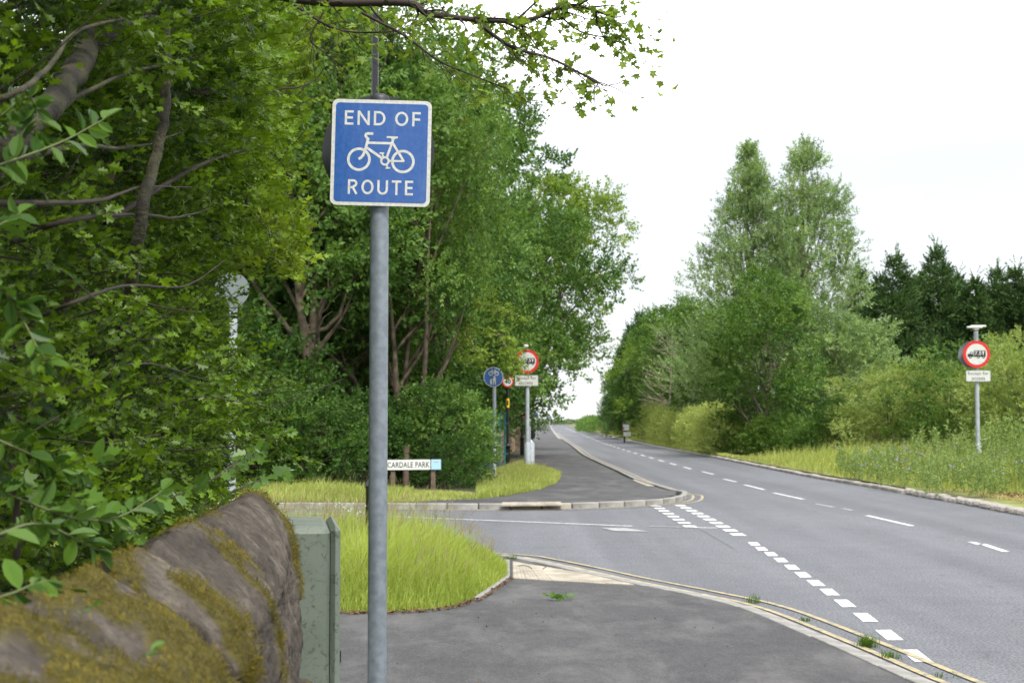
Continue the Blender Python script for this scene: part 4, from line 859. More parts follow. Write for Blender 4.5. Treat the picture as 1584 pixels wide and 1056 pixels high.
def restriction(px, Y, label, disc_py, r_px, plate_py, plate_w, plate_h, top_py, lamp=None, back=False, disc_px=None, plate_px=None, sleeve_py=None, group='lorry restriction signs'):
    x = X(px, Y); e = empty('lorry_restriction_sign', (x, Y, ZP), label, 'road sign', group)
    post_and_sleeve(e, Z(top_py, Y) - ZP, 3.3 * Y / F, (Z(sleeve_py, Y) - ZP), 5.2 * Y / F)
    dx = X(disc_px or px, Y) - x; z = Z(disc_py, Y) - ZP; R_ = r_px * Y / F
    d = plate('round_plate', circle(R_, 40), -.105, .005, M_red, e, (dx, 0, z)); plate('white_face', circle(R_ * .77, 40), -.108, .002, M_refwhite, d); 
    lorry_symbol(d, R_ * 1.32, -.110)
    if back: b = plate('rear_plate', circle(R_ * .98, 40), .06, .005, M_grey, e, (-R_ * .3, 0, z - R_ * .02)); b['label'] = 'grey back of a second round plate'
    zp = Z(plate_py, Y) - ZP; w = plate_w * Y / F; h = plate_h * Y / F; dxp = X(plate_px or px, Y) - x
    p = plate('supplementary_plate', rrect(w, h, h * .08, 3), -.105, .005, M_grey, e, (dxp, 0, zp)); plate('white_face', rrect(w * .96, h * .92, h * .07, 3), -.108, .002, M_refwhite, p)
    text('lettering', 'Except for', h * .36, M_ink, p, (0, -.110, h * .2), w * .82, .0); text('lettering', 'access', h * .24, M_ink, p, (0, -.110, -h * .24), w * .52, .0)
    return e
e = restriction(1511, 39, 'lorry weight limit sign on a grey post standing in the weeds right of the road', 548, 21, 581.5, 38.5, 17.5, 512, back=True, disc_px=1509.5, plate_px=1511.5, sleeve_py=685)
zt = Z(508, 39) - ZP; mb = MB(); mb.box((-.10, -.2, zt + .02), (.42, .12, .06), .02); mb.box((.06, -.02, zt + .06), (.42, .12, .06), .02); mb.box((0, 0, zt), (.14, .14, .1), .02); mb.build('lamp_head', M_refwhite, e)
e = restriction(815.5, 46, 'lorry weight limit sign half hidden by leaves beside the far pavement', 559, 18.5, 588.5, 36.5, 17, 540, disc_px=815, plate_px=814.5, sleeve_py=684)
zt = Z(538, 46) - ZP; mb = MB(); mb.box((-.04, -.1, zt + .05), (.16, .3, .1), .03); mb.build('lamp_head', M_refwhite, e)
mb = MB(); mb.lathe([(.11, -.1), (.11, Z(686, 46) - ZP), (.03, Z(680, 46) - ZP)], 14, (.13, .4, 0)); mb.build('equipment_post', M_galv_far, e)

# blue shared path sign
Y = 38; x = X(764.5, Y); e = empty('shared_path_sign', (x, Y, ZP), 'round blue sign with white bicycle and walkers on a thin grey post', 'road sign')
post_and_sleeve(e, Z(570, Y) - ZP, 2.9 * Y / F); R_ = 15.3 * Y / F
d = plate('round_plate', circle(R_, 40), -.07, .004, M_refwhite, e, (-.02, 0, Z(583, Y) - ZP)); plate('blue_face', circle(R_ * .94, 40), -.073, .002, M_blue, d)
mb = MB()
def s2(p, w, k=0, closed=False): mb.stroke([(a * R_, b * R_) for a, b in p], w * R_, -.076 - .0004 * k, closed)
cc = lambda a, b, r_: [(a + r_ * math.cos(t * math.pi / 8), b + r_ * math.sin(t * math.pi / 8)) for t in range(16)]
s2(cc(-.28, .36, .19), .07, 0, True); s2(cc(.32, .36, .19), .07, 0, True); s2([(-.28, .36), (-.14, .62), (.18, .62), (.32, .36)], .06, 1); s2([(-.16, .58), (.02, .36), (.18, .66)], .06, 2); s2([(-.24, .74), (-.12, .72), (-.15, .58)], .05, 3); s2([(.1, .72), (.26, .72)], .06, 4)
mb.build('bicycle_symbol', M_refwhite, d)
mb = MB()
def s3(pts): mb.prism([(a * R_, b * R_) for a, b in pts], -.076, -.0755)
mb.prism([(a * R_, b * R_) for a, b in cc(.1, .02, .1)], -.077, -.0765); s3([(-.04, -.78), (.04, -.78), (.08, -.4), (.12, -.4), (.16, -.78), (.25, -.78), (.24, -.2), (.28, -.12), (.22, -.1), (.1, -.08), (-.05, -.12), (-.08, -.35), (-.02, -.35)])
mb.prism([(a * R_, b * R_) for a, b in cc(-.24, -.28, .08)], -.077, -.0765); s3([(-.32, -.78), (-.26, -.78), (-.24, -.56), (-.2, -.78), (-.14, -.78), (-.14, -.4), (-.24, -.37), (-.33, -.4)])
mb.build('walkers_symbol', M_refwhite, d)

# street name board
Y = 31.7; xl, xr = X(590, Y), X(683.5, Y); e = empty('street_name_board', ((xl + xr) / 2, Y, ZP), 'white street name board reading Cardale Park on two short timber posts', 'street sign')
w = xr - xl; zt, zb = Z(709.5, Y) - ZP, Z(727, Y) - ZP; h = zt - zb
b = plate('board', rrect(w, h, .012, 3), -.06, .02, M_ink, e, (0, 0, (zt + zb) / 2)); b.rotation_euler = (0, math.radians(-.6), 0)
split_ = X(667, Y) - (xl + xr) / 2
mb = MB(); mb.prism([(-w / 2 + .012, -h / 2 + .014), (split_ - .01, -h / 2 + .014), (split_ - .01, h / 2 - .014), (-w / 2 + .012, h / 2 - .014)], -.064, -.061); mb.build('white_face', M_white and simple('board_white', (.7, .71, .68), .5), b)
mb = MB(); mb.prism([(split_ + .008, -h / 2 + .014), (w / 2 - .012, -h / 2 + .014), (w / 2 - .012, h / 2 - .014), (split_ + .008, h / 2 - .014)], -.064, -.061); mb.build('blue_end_panel', M_lblue, b)
x0 = X(600.5, Y) - (xl + xr) / 2; x1 = X(665, Y) - (xl + xr) / 2
text('lettering', 'CARDALE PARK', h * .5, M_ink, b, ((x0 + x1) / 2, -.0655, 0), x1 - x0, .012)
mb = MB(); mb.box(((split_ + w / 2) / 2, -.0655, h * .22), (.1, .001, .012)); mb.build('printed_strip', M_pink, b)
for px in (608.5, 670.5):
    mb = MB(); mb.box((0, 0, (zb + .05) / 2 - .04), (.1, .08, zb + .05), .012); mb.build('post', M_timber, e, (X(px, Y) - (xl + xr) / 2, 0, 0))
Y = 34; mb = MB(); mb.cyl((0, 0, -.1), (.01, 0, Z(688, Y) - ZP), .08, .075, 10); tag(mb.build('timber_stake', M_timber, None, (X(628, Y), Y, ZP)), 'rough round timber stake standing behind the street name board', 'post')

# grey sign seen from behind, hidden in the near hedge
Y = 18.6; x = X(360, Y); e = empty('grey_sign', (x, Y, ZP), 'pale grey post with the back of a round sign behind the near hedge', 'road sign')
post_and_sleeve(e, Z(428, Y) - ZP, 6.2 * Y / F); d = plate('round_plate', circle(27 * Y / F, 40), -.08, .005, M_grey, e, (X(359, Y) - x, 0, Z(449, Y) - ZP))

# lamp columns
def lamp(px, Y, label, top, sleeve_py=None, yel=None, r_px=None, sleeve=.95, r=.055, rs=.085, head=True, plate40=False, arm=1):
    x = X(px, Y); e = empty('lamp_column', (x, Y, ZP), label, 'lamp post', 'black lamp columns'); sl_ = Z(sleeve_py, Y) - ZP if sleeve_py else sleeve
    mb = MB(); mb.cyl((0, 0, sl_), (0, 0, top), r, r * .75, 18); mb.build('shaft', M_black, e)
    mb = MB(); mb.lathe([(rs, -.2), (rs, sl_ * .93), (rs * 1.12, sl_ * .935), (rs * 1.12, sl_ * .965), (r * 1.05, sl_ + .04)], 20); b = mb.build('base_sleeve', M_black, e)
    mb = MB(); mb.box((0, -rs - .001, sl_ * .52), (rs * .9, .012, sl_ * .55), .004); mb.build('service_door', M_black, b)
    if yel: z0, z1 = yel; mb = MB(); mb.cyl((0, 0, z0), (0, 0, z1), r * 1.03, n=18); s = mb.build('yellow_band', M_yel, e); mb = MB(); mb.box((0, -r * 1.04, (z0 + z1) / 2), (r * .9, .004, (z1 - z0) * .5)); mb.build('band_print', M_ink, s)
    if head:
        mb = MB(); mb.cyl((0, 0, top - .05), (arm * .5, -.2, top + .15), .03, n=10); mb.build('bracket_arm', M_black, e); mb = MB(); mb.box((arm * .8, -.3, top + .16), (.65, .26, .1), .04, -.38 * arm); mb.build('lantern', M_black, e)
    if plate40:
        R_ = 8.8 * Y / F; d = plate('speed_limit_plate', circle(R_, 32), -.09, .004, M_red, e, (0, 0, Z(590, Y) - ZP)); plate('white_face', circle(R_ * .78, 32), -.093, .002, M_refwhite, d); text('lettering', '40', R_ * .8, M_ink, d, (0, -.096, 0), R_ * 1.1, .03)
    return e
lamp(577.5, 15.6, 'black lamp column directly behind the main galvanised sign post', 8.0, sleeve_py=745, r=.046, rs=.078)
lamp(785.5, 51, 'black lamp column with yellow band carrying the forty limit sign', 3.35, sleeve_py=688, yel=(Z(630, 51) - ZP, Z(616, 51) - ZP), plate40=True, head=False)
lamp(807.5, 66, 'black lamp column just left of the half hidden lorry sign post', 6.4, sleeve_py=676, yel=(Z(645, 66) - ZP, Z(639, 66) - ZP))
for k, (px, Y, lb) in enumerate([(823, 100, 'nearest thin black lamp column beyond the lorry sign'), (826, 128, 'second thin lamp column along the far pavement'), (829, 165, 'third thin lamp column along the far pavement'), (832, 215, 'furthest thin lamp column along the far pavement')]):
    lamp(px, Y, lb, 6.0, yel=(2.2, 2.5))
for px, py, Y, lb in [(819.5, 637, 74, 'small blue sign on a pale post beside the far pavement'), (829, 641, 118, 'tiny blue sign further along beside the far lamp columns')]:
    x = X(px, Y); e = empty('parking_sign', (x, Y, ZP), lb, 'road sign'); post_and_sleeve(e, Z(py - 6, Y) - ZP, .04); s_ = 6 * Y / F; d = plate('sign_plate', rrect(s_, s_ * 1.15, .02, 3), -.06, .005, M_refwhite, e, (0, 0, Z(py, Y) - ZP)); plate('blue_face', rrect(s_ * .9, s_ * 1.05, .02, 3), -.063, .002, M_blue, d)

# estate agent board
Y = 106; x = X(967.5, Y); e = empty('estate_board', (x, Y, ZP), 'white and red estate agent board on a dark post before the clipped hedge', 'sign board')
mb = MB(); mb.box((-.1, 0, Z(655, Y) / 2), (.12, .1, Z(655, Y) + .1), .01); mb.build('post', M_black, e)
w = 9.5 * Y / F; h = 11 * Y / F; b = plate('upper_board', rrect(w, h, .02, 3), -.08, .03, M_refwhite, e, (.02, 0, Z(660, Y) - ZP)); mb = MB(); mb.box((0, -.085, h * .42), (w * .96, .004, h * .12)); mb.build('header_band', simple('navy_print', (.03, .05, .15), .5), b); mb = MB(); mb.box((-w * .38, -.085, -.1), (w * .2, .004, h * .35)); mb.build('red_panel', M_red, b)
plate('lower_board', rrect(w * 1.2, 6.5 * Y / F, .02, 3), -.08, .03, M_refwhite, e, (.1, 0, Z(671, Y) - ZP))
# small far sign beyond the end of the road
Y = 430; x = X(850.5, Y); e = empty('far_sign', (x, Y, 0), 'tiny dark post with a small plate on the skyline at the end of the road', 'road sign'); mb = MB(); mb.cyl((0, 0, 0), (0, 0, 2.6), .12, n=8); mb.build('post', M_galv_far, e); mb = MB(); mb.prism(circle(.55, 16), -.1, 0); mb.build('plate', M_grey, e, (0, 0, 2.6))

# stone wall beside the far pavement, course by course
e = empty('stone_wall', (0, 0, ZP), 'brown sandstone wall running beside the far pavement behind the lamp columns', 'wall')
a = np.array((X(767, 53), 53)); b = np.array((X(805, 98), 98)); L = np.linalg.norm(b - a); t = (b - a) / L; n_ = np.array((t[1], -t[0])); rr = random.Random(9)
kinds = []
for i in range(6):
    mb = MB(); mb.box((0, 0, 0), (.52 + .2 * (i % 3), .34, .15), .025); me = mb.build('t', M_stone_far); 
    for v in me.data.vertices: v.co += Vector((rr.uniform(-.012, .012), rr.uniform(-.02, .02), rr.uniform(-.008, .008)))
    kinds.append((me.data, .52 + .2 * (i % 3))); bpy.data.objects.remove(me)
cnt = 0; mbx = MB()
for cidx in range(6):
    s = rr.uniform(0, .4)
    while s < L:
        me, l = rr.choice(kinds); p = a + t * (s + l / 2); hmax = .9 - .1 * (s / L)
        z_ = .08 + cidx * .162
        if cnt < 290 and s < 24: o = link('stone', me, e, (p[0] + n_[0] * rr.uniform(-.015, .015), p[1], z_)); o.rotation_euler = (0, 0, math.atan2(t[1], t[0]) + rr.uniform(-.02, .02)); cnt += 1
        elif s >= 24: mbx.box((p[0], p[1], z_), (l, .34, .15), .02, math.atan2(t[1], t[0]))
        s += l + .015
mb = MB(); ang = math.atan2(t[1], t[0]); m_ = (a + b) / 2; mb.box((m_[0], m_[1], .45), (L - .1, .28, .9), 0, ang); mb.build('mortar_core', simple('old_mortar', (.16, .12, .09), .95), e)
o = mbx.build('far_stones', M_stone_far, e); o['kind'] = 'stuff'
s = 0
while s < L:
    l = rr.uniform(.5, .8); p = a + t * (s + l / 2); mb = MB(); mb.box((0, 0, 0), (l - .02, .44, .16), .06); o = mb.build('coping_stone', M_stone_far, e, (p[0], p[1], 1.06 + rr.uniform(-.02, .02))); o.rotation_euler = (rr.uniform(-.05, .05), 0, ang); s += l
# teal mesh fence glimpsed behind the cycle sign
Y = 47; e = empty('teal_fence', (X(750, Y), Y, ZP), 'bit of teal palisade fence glimpsed behind the cycle sign post', 'fence'); M_teal = simple('teal_paint', (.03, .16, .17), .5)
for k in range(7): mb = MB(); mb.box((0, 0, .9), (.07, .012, 1.9), .003); mb.build('pale', M_teal, e, (-.3 + k * .16, 0, 0))
for z_ in (.5, 1.5): mb = MB(); mb.box((.18, .03, z_), (1.2, .03, .05), .003); mb.build('rail', M_teal, e)

# ------------------------------------------------------------------ near mossy wall
def grid_box(hx, hy, hz, res):
    Vs = []; Ts = []; b = 0
    for ax, (u, v), (hu, hv), hw in ((0, (1, 2), (hy, hz), hx), (1, (0, 2), (hx, hz), hy), (2, (0, 1), (hx, hy), hz)):
        for sgn in (-1, 1):
            nu = max(3, int(2 * hu / res)); nv = max(3, int(2 * hv / res)); U, Vv = np.meshgrid(np.linspace(-hu, hu, nu + 1), np.linspace(-hv, hv, nv + 1), indexing='ij')
            p = np.zeros((U.size, 3)); p[:, u] = U.ravel(); p[:, v] = Vv.ravel(); p[:, ax] = sgn * hw
            i = np.arange(nu)[:, None] * (nv + 1) + np.arange(nv)[None]; i = i.ravel(); q = np.stack([i, i + nv + 1, i + nv + 2, i + 1], 1)
            flip = (sgn > 0) == (ax == 1)
            if flip: q = q[:, ::-1]
            Ts += [q[:, [0, 1, 2]] + b, q[:, [0, 2, 3]] + b]; Vs.append(p); b += len(p)
    return np.concatenate(Vs), np.concatenate(Ts)
wd = Vector((-.087, 1, 0)).normalized(); wn = Vector((1, .087, 0)).normalized(); W0 = Vector((-.45, 2.06, 0))
wall = empty('mossy_wall', (W0.x, W0.y, 0), 'old gritstone wall with thick moss on its rounded coping in the near left corner', 'wall')
TUFT = []
def stone(name, s0, s1, u0, u1, z0, z1, r, res, amp, moss, seed, tilt=0, label=None, topmoss=True):
    hx, hy, hz = (s1 - s0) / 2 - .006, (u1 - u0) / 2, (z1 - z0) / 2; V, T = grid_box(hx, hy, hz, res); h = np.array((hx, hy, hz)); rr_ = np.minimum(np.array((.022, r, r)), h * .95); c = np.clip(V, -(h - rr_), h - rr_)
    d = (V - c) / rr_; ln = np.linalg.norm(d, axis=1); nrm = d / np.maximum(ln, 1e-6)[:, None]; V = c + nrm * rr_
    if z1 > 1.3:
        s_ = (s0 + s1) / 2 + V[:, 0]; u_ = (u0 + u1) / 2 + V[:, 1]; ur = np.interp(s_, [0, .9, 2.55], [.25, .2, .135])
        dz = np.where(u_ < ur, .15 * np.clip((ur - u_) / ur, 0, 1) ** 1.15, .22 * np.clip((u_ - ur) / (.42 - ur), 0, 1) ** 1.5); V[:, 2] -= dz * np.clip(V[:, 2] / hz * 1.2, 0, 1)
    V[:, 1] -= np.clip(1.3 - (z0 + z1) / 2 - V[:, 2], 0, 1) * .10
    out = np.empty_like(V); ms_ = np.empty(len(V)); off = Vector((seed * 3.1, seed * 1.7, seed * .9))
    V[:, 2] += tilt * V[:, 0]
    for i in range(len(V)):
        p = Vector(V[i]) + off; n1_ = mnoise.fractal(p * 2.6, .9, 2.1, 4); n2_ = mnoise.fractal(p * 13, .8, 2.1, 5); rg = abs(mnoise.noise(Vector((p.x * 7 + p.z * 5, p.y * 5, p.z * 3))))
        ws_ = (s0 + s1) / 2 + p.x - off.x; m = (moss if ws_ > .50 + .35 * mnoise.noise(p * 4) or z1 < 1.3 else .72) + (.75 if ws_ > 2.44 and V[i][2] > -.05 and z1 > 1.3 else 0) + 1.0 * mnoise.fractal(p * 3.3 + Vector((9, 1, 4)), .7, 2.2, 5) + .25 * nrm[i][2] + .2 * nrm[i][1] * -1
        m = min(1, max(0, (m - .38) * 5)); ms_[i] = m
        out[i] = V[i] + nrm[i] * (amp * n1_ + amp * .8 * n2_ - amp * 1.1 * max(0, .10 - rg) * 5 * (1 - m) + m * .009)
    # to world: local x along wall, y towards the back, z up
    sc = (s0 + s1) / 2; uc = (u0 + u1) / 2; o3 = np.array([wd[:], (-wn)[:], (0, 0, 1)])
    base = np.array([wd.x * sc - wn.x * uc, wd.y * sc - wn.y * uc, (z0 + z1) / 2]); Wv = out @ o3 + base
    me = npmesh(name, Wv, T, M_stone, tint=ms_, smooth=True, key='moss'); o = link(name, me, wall)
    if label: o['label'] = label
    if topmoss:
        k = np.where((ms_ > .55) & (nrm[:, 1] < .5) & (nrm[:, 2] > -.4))[0]
        if len(k): TUFT.append((Wv[k], nrm[k] @ o3, seed))
    return o
CZ0, CZ1 = .90, 1.45
stone('coping_stone', -1.15, .46, -.0, .42, CZ0, CZ1 - .01, .05, .009, .013, .1, 1, label='long coping stone covered in thick olive moss')
stone('coping_stone', .47, 1.52, -.0, .42, CZ0, CZ1 + .0, .045, .0075, .013, -.24, 2, label='weathered bare coping stone with scattered moss')
stone('coping_stone', 1.53, 2.12, .015, .40, CZ0, CZ1 + .01, .045, .0075, .013, -.32, 3, tilt=.04, label='raised dark coping stone at the end of the wall')
stone('coping_stone', 2.13, 2.58, .03, .40, CZ0, CZ1 + .02, .045, .0075, .012, -.4, 4, tilt=.0, label='end coping stone with golden moss on its far edge')
rr = random.Random(3); seed = 10
for (z0, z1, cuts) in [(.62, .89, (-1.1, .1, .75, 1.6, 2.2, 2.57)), (.36, .615, (-1.1, .2, 1.0, 1.9, 2.58)), (.0, .355, (-1.1, .1, 1.2, 2.1, 2.59))]:
    for s0, s1 in zip(cuts[:-1], cuts[1:]):
        stone('stone', s0 + .004, s1 - .004, -.004 + rr.uniform(-.005, .005), .36, z0 + .002, z1, .035, .012 if z1 > .6 else .03, .010, -.45 + (.3 if s1 < .6 and z1 > 1 else 0), seed, topmoss=z1 > .9); seed += 1
rng = np.random.default_rng(5); Pm = []; D = []
for p, n_, sd_ in TUFT:
    k = rng.integers(0, len(p), int(len(p) * 1.1)); Pm.append(p[k] + rng.normal(0, .003, (len(k), 3))); D.append(n_[k] + rng.normal(0, .45, (len(k), 3)) + (0, 0, .3))
Pm = np.concatenate(Pm); D = np.concatenate(D)
if len(Pm) > 42000: k = rng.choice(len(Pm), 42000, False); Pm = Pm[k]; D = D[k]
mt = spray(L_needle, 5, 6, 1, .6, False, spread=45, whorl=True, droop=0); V, T, mi, q = scatter([mt], Pm, D, rng.uniform(.005, .012, len(Pm)), rng, np.clip(.5 + .25 * np.sin(Pm[:, 1] * 19) + rng.normal(0, .15, len(Pm)), 0, 1))
o = link('moss', npmesh('moss', V, T, M_mosst, tint=q), wall); o['kind'] = 'stuff'
print('moss tufts', len(Pm))

# green cabinet
e = empty('utility_cabinet', (-.602, 5.02, ZP), 'green street cabinet with scratched side behind the end of the mossy wall', 'cabinet', rz=math.radians(9)); H = Z(815, 5.02) - ZP
mb = MB(); mb.box((-.283, .3, H / 2 - .06), (.50, .6, H + .12), .022); mb.build('body', M_cab, e)
mb = MB(); mb.box((-.016, .3, H / 2 - .06), (.034, .606, H + .124), .0155); d = mb.build('door', M_cab, e)
mb = MB(); mb.box((.002, .08, H - .46), (.012, .02, .045), .003); mb.build('latch', M_black, d)

# ------------------------------------------------------------------ near hedge, behind the wall
def hz_tab(z): return np.interp(z, [1.0, 1.3, 1.6, 2.0, 2.22, 2.5, 2.75, 3.2, 3.6, 4.4], [-1.42, -1.36, -1.26, -1.32, -1.42, -1.42, -1.22, -1.14, -1.22, -1.24])
def hface(y, z): return hz_tab(z) + .075 * (7 - y)
def hedge_pts(rng, n, zlo, zhi, ylo=2.3, yhi=7.6, dep=1.1, p=.8, bump=.08):
    y = rng.uniform(0, 1, n) ** .8 * (yhi - ylo) + ylo; z = rng.uniform(zlo, zhi, n); d = rng.exponential(.38, n) * p; d = np.minimum(d, dep * rng.uniform(.5, 1, n))
    clump = .13 * np.sin(y * 4.3 + 2 * np.sin(z * 3.1)) * np.sin(z * 5.2 + y) + .07 * np.sin(y * 11 + z * 7)
    x = hface(y, z) - d + clump - .05 + rng.normal(0, bump, n); end = np.clip((y - 6.5) / 1.1, 0, 1) ** 2 * .45; x = np.minimum(x - end, -.145 * y); return np.stack([x, y, z], 1), d, clump
rng = np.random.default_rng(101)
def leaf_objs(parent, leaf, Pm, R, S, m, tints, base=(0, 0, 0), twig=None, key='leaf'):
    """single leaves sharing five mesh tints"""
    var = []
    for k in range(5): me = npmesh('leaf_mesh', leaf[0], leaf[1], m, tint=np.full(len(leaf[0]), .15 + .18 * k)); var.append(me)
    for p, r_, s, t in zip(Pm, R, S, tints):
        o = bpy.data.objects.new('leaf', var[int(np.clip(t * 5, 0, 4))]); COL.objects.link(o); o.parent = parent
        M4 = np.eye(4); M4[:3, :3] = r_ * s; M4[:3, 3] = p - np.array(base); o.matrix_local = Matrix(M4.tolist())
def branch_set(rng, n, y, z, reach, r0, tilt=(.1, .3), sub=3):
    parts = []
    for k in range(n):
        yy = rng.uniform(*y); zz = rng.uniform(*z); p0 = np.array((hface(yy, zz) - reach * rng.uniform(.5, 1), yy + rng.uniform(-.3, .3), zz)); p1 = np.array((hface(yy, zz) - rng.uniform(-.02, .25), yy + rng.uniform(-.5, .5), zz + rng.uniform(*tilt)))
        q = bend(p0, p1, rng, 9, .07); r = r0 * rng.uniform(.5, 1.2); parts.append(tube(q, np.linspace(r, r * .3, 9), 5))
        for _ in range(sub): i = rng.integers(2, 8); parts.append(tube(bend(q[i], q[i] + (p1 - p0) * rng.uniform(.15, .4) + rng.normal(0, .14, 3), rng, 5, .1), np.linspace(r * .4, .0015, 5), 4))
    return merge(parts)
# hawthorn, lower half
haw = empty('hawthorn_bush', (-1.9, 5, 0), 'large dark hawthorn hedge bush leaning over the mossy wall at the left', 'bush')
off = np.array((-1.9, 5, 0))
n = 10500; Pm, d, cl = hedge_pts(rng, n, 1.0, 2.72); D = np.stack([.7 + 0 * d, rng.normal(-.15, .6, n), rng.normal(.15, .45, n)], 1)
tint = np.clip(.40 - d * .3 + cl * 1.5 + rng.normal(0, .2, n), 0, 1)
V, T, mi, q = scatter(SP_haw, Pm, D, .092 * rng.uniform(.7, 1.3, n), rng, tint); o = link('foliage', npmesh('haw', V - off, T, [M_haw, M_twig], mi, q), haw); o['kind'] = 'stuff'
V, T = branch_set(rng, 130, (2.4, 7.3), (1.1, 2.7), 1.0, .008); link('branches', npmesh('hbr', V - off, T, M_twig, smooth=True), haw)['kind'] = 'stuff'
for bx, by in ((-1.9, 3.3), (-1.8, 4.6), (-2.0, 5.9), (-2.3, 6.6)):
    V, T = tube(bend((bx, by, -.1), (bx + .45, by + .2, 2.6), rng, 10, .04), np.linspace(.05, .02, 10), 8); link('stem', npmesh('hst', V - off, T, M_bark, smooth=True), haw)
# single leaves on the outer face nearest the camera
n = 290; Pl, d, cl = hedge_pts(rng, n, 1.35, 2.6, 2.9, 6.8, .02, .02); Pl[:, 0] += .05; D = np.stack([.5 + 0 * d, rng.normal(-.2, .8, n), rng.normal(.1, .6, n)], 1)
leaf_objs(haw, L_haw, Pl, frames(D, np.tile((.35, -.3, 1.), (n, 1)), rng, .5), rng.uniform(.024, .038, n), M_haw, rng.uniform(.45, 1.0, n), off)

# field maple, upper half, with thick mossy limbs
fm = empty('field_maple', (-2.0, 6.2, 0), 'field maple with mossy limbs and bright lobed leaves filling the upper left', 'tree'); off = np.array((-2.0, 6.2, 0))
n = 8800; Pm, d, cl = hedge_pts(rng, n, 2.5, 4.5, 2.6, 8.2); D = np.stack([.7 + 0 * d, rng.normal(-.1, .6, n), rng.normal(.15, .4, n)], 1)
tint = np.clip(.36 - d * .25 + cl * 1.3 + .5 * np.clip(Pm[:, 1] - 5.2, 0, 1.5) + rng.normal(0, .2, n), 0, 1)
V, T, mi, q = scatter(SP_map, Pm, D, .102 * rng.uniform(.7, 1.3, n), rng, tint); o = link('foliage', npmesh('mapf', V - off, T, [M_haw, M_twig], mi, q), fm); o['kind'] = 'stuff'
n = 3400; Pm = np.stack([rng.uniform(-2.7, -1.16, n), rng.uniform(7.6, 9.6, n), rng.uniform(2.6, 5.2, n)], 1); Pm[:, 0] = np.minimum(Pm[:, 0], -.152 * Pm[:, 1]); Pm[:, 0] -= .15 * np.abs(np.sin(Pm[:, 2] * 2.4)) + .1 * np.sin(Pm[:, 1] * 5) ; D = np.stack([rng.normal(.3, .5, n), rng.normal(-.3, .5, n), rng.normal(.5, .4, n)], 1)
V, T, mi, q = scatter(SP_map, Pm, D, .14 * rng.uniform(.7, 1.3, n), rng, np.clip(.5 + .3 * np.sin(Pm[:, 2] * 5) * np.sin(Pm[:, 0] * 4) + rng.normal(0, .12, n), 0, 1)); o = link('bright_foliage', npmesh('mapf2', V - off, T, [M_maple, M_twig], mi, q), fm); o['kind'] = 'stuff'; o['label'] = 'yellow green foliage at the back of the maple'  # paler, yellower leaf colour than the front foliage
V, T = branch_set(rng, 110, (2.8, 7.6), (2.6, 4.4), 1.1, .009, (.0, .4)); link('branches', npmesh('mbr', V - off, T, M_twig, smooth=True), fm)['kind'] = 'stuff'
def Yf(px): return min(6.9, max(2.6, .675 / max(.02, (792 - px) / 2200 - .075) + .12))
def AH(px, py, dy=0): return tuple(at(px, py, Yf(px) + dy))
def limb(name, pts, r0, r1, m, parent, off, seed, n=14):
    c = catmull3(pts, n); rg_ = np.random.default_rng(seed * 7 + 1); c = c + np.cumsum(rg_.normal(0, r0 * .16, c.shape), 0) * .8; V, T = tube(c, np.linspace(r0, r1, len(c)), 12)
    for i in range(len(V)):
        V[i] += np.array(mnoise.noise_vector(Vector(V[i]) * 7)) * r0 * .22
    return link(name, npmesh(name, V - off, T, m, smooth=True), parent)
def catmull3(pts, n=8):
    pts = [np.array(p, float) for p in pts]; pts = [2 * pts[0] - pts[1]] + pts + [2 * pts[-1] - pts[-2]]; o = []
    for i in range(1, len(pts) - 2):
        p0, p1, p2, p3 = pts[i - 1:i + 3]
        for k in range(n): t = k / n; o.append(.5 * ((2 * p1) + (-p0 + p2) * t + (2 * p0 - 5 * p1 + 4 * p2 - p3) * t * t + (-p0 + 3 * p1 - 3 * p2 + p3) * t ** 3))
    o.append(pts[-2]); return np.array(o)
A = lambda px, py, Y: tuple(at(px, py, Y))
limb('trunk', [(-2.0, 6.2, -.2), (-2.1, 6.1, 1.2), AH(-160, 420, .3), AH(-60, 290, .3), AH(20, 205, .25), AH(110, 130, .25), AH(200, 45, .2), AH(290, 0, .2), A(400, -80, 6.1), A(520, -190, 6.6)], .030, .030, M_bark_moss, fm, off, 1)
limb('limb', [(-2.1, 6.8, -.2), AH(190, 500, .4), AH(225, 260, .15), AH(238, 130, .15), AH(245, 10, .2), A(270, -150, 5)],   .018, .013, M_bark_moss, fm, off, 2)
for k, (pts, r_) in enumerate([([AH(-200, 270, .3), AH(-20, 255, .2), AH(120, 225, .1), AH(210, 228, .1), AH(290, 205)], .011), ([AH(-120, 210, .2), AH(10, 150), AH(70, 110), AH(140, 45), AH(290, 20), AH(365, 8)], .008), ([AH(60, 190, .6), AH(120, 150, .15), AH(220, 105), AH(345, 78)], .008), ([AH(-200, 340, .2), AH(-10, 315, .1), AH(150, 309, .05), AH(220, 290), AH(300, 292)], .008), ([AH(20, 375, 1), AH(90, 345, .2), AH(200, 335, .1), AH(270, 340), AH(325, 328)], .008), ([AH(40, 500, .8), AH(110, 470, .1), AH(200, 440), AH(290, 440), AH(350, 400)], .006), ([AH(160, 345, .8), AH(330, 250, .1), A(420, 240, 6.6), A(455, 300, 6.9)], .009), ([A(380, 320, 6.3), A(400, 160, 6.8), A(480, 130, 7.1), A(503, 105, 7.1)], .008), ([AH(60, 640, .8), AH(130, 600, .1), AH(220, 560), AH(330, 590)], .005)]): limb('limb', pts, r_, .0015, M_twig if k > 2 else M_bark_moss, fm, off, 5 + k, 10)

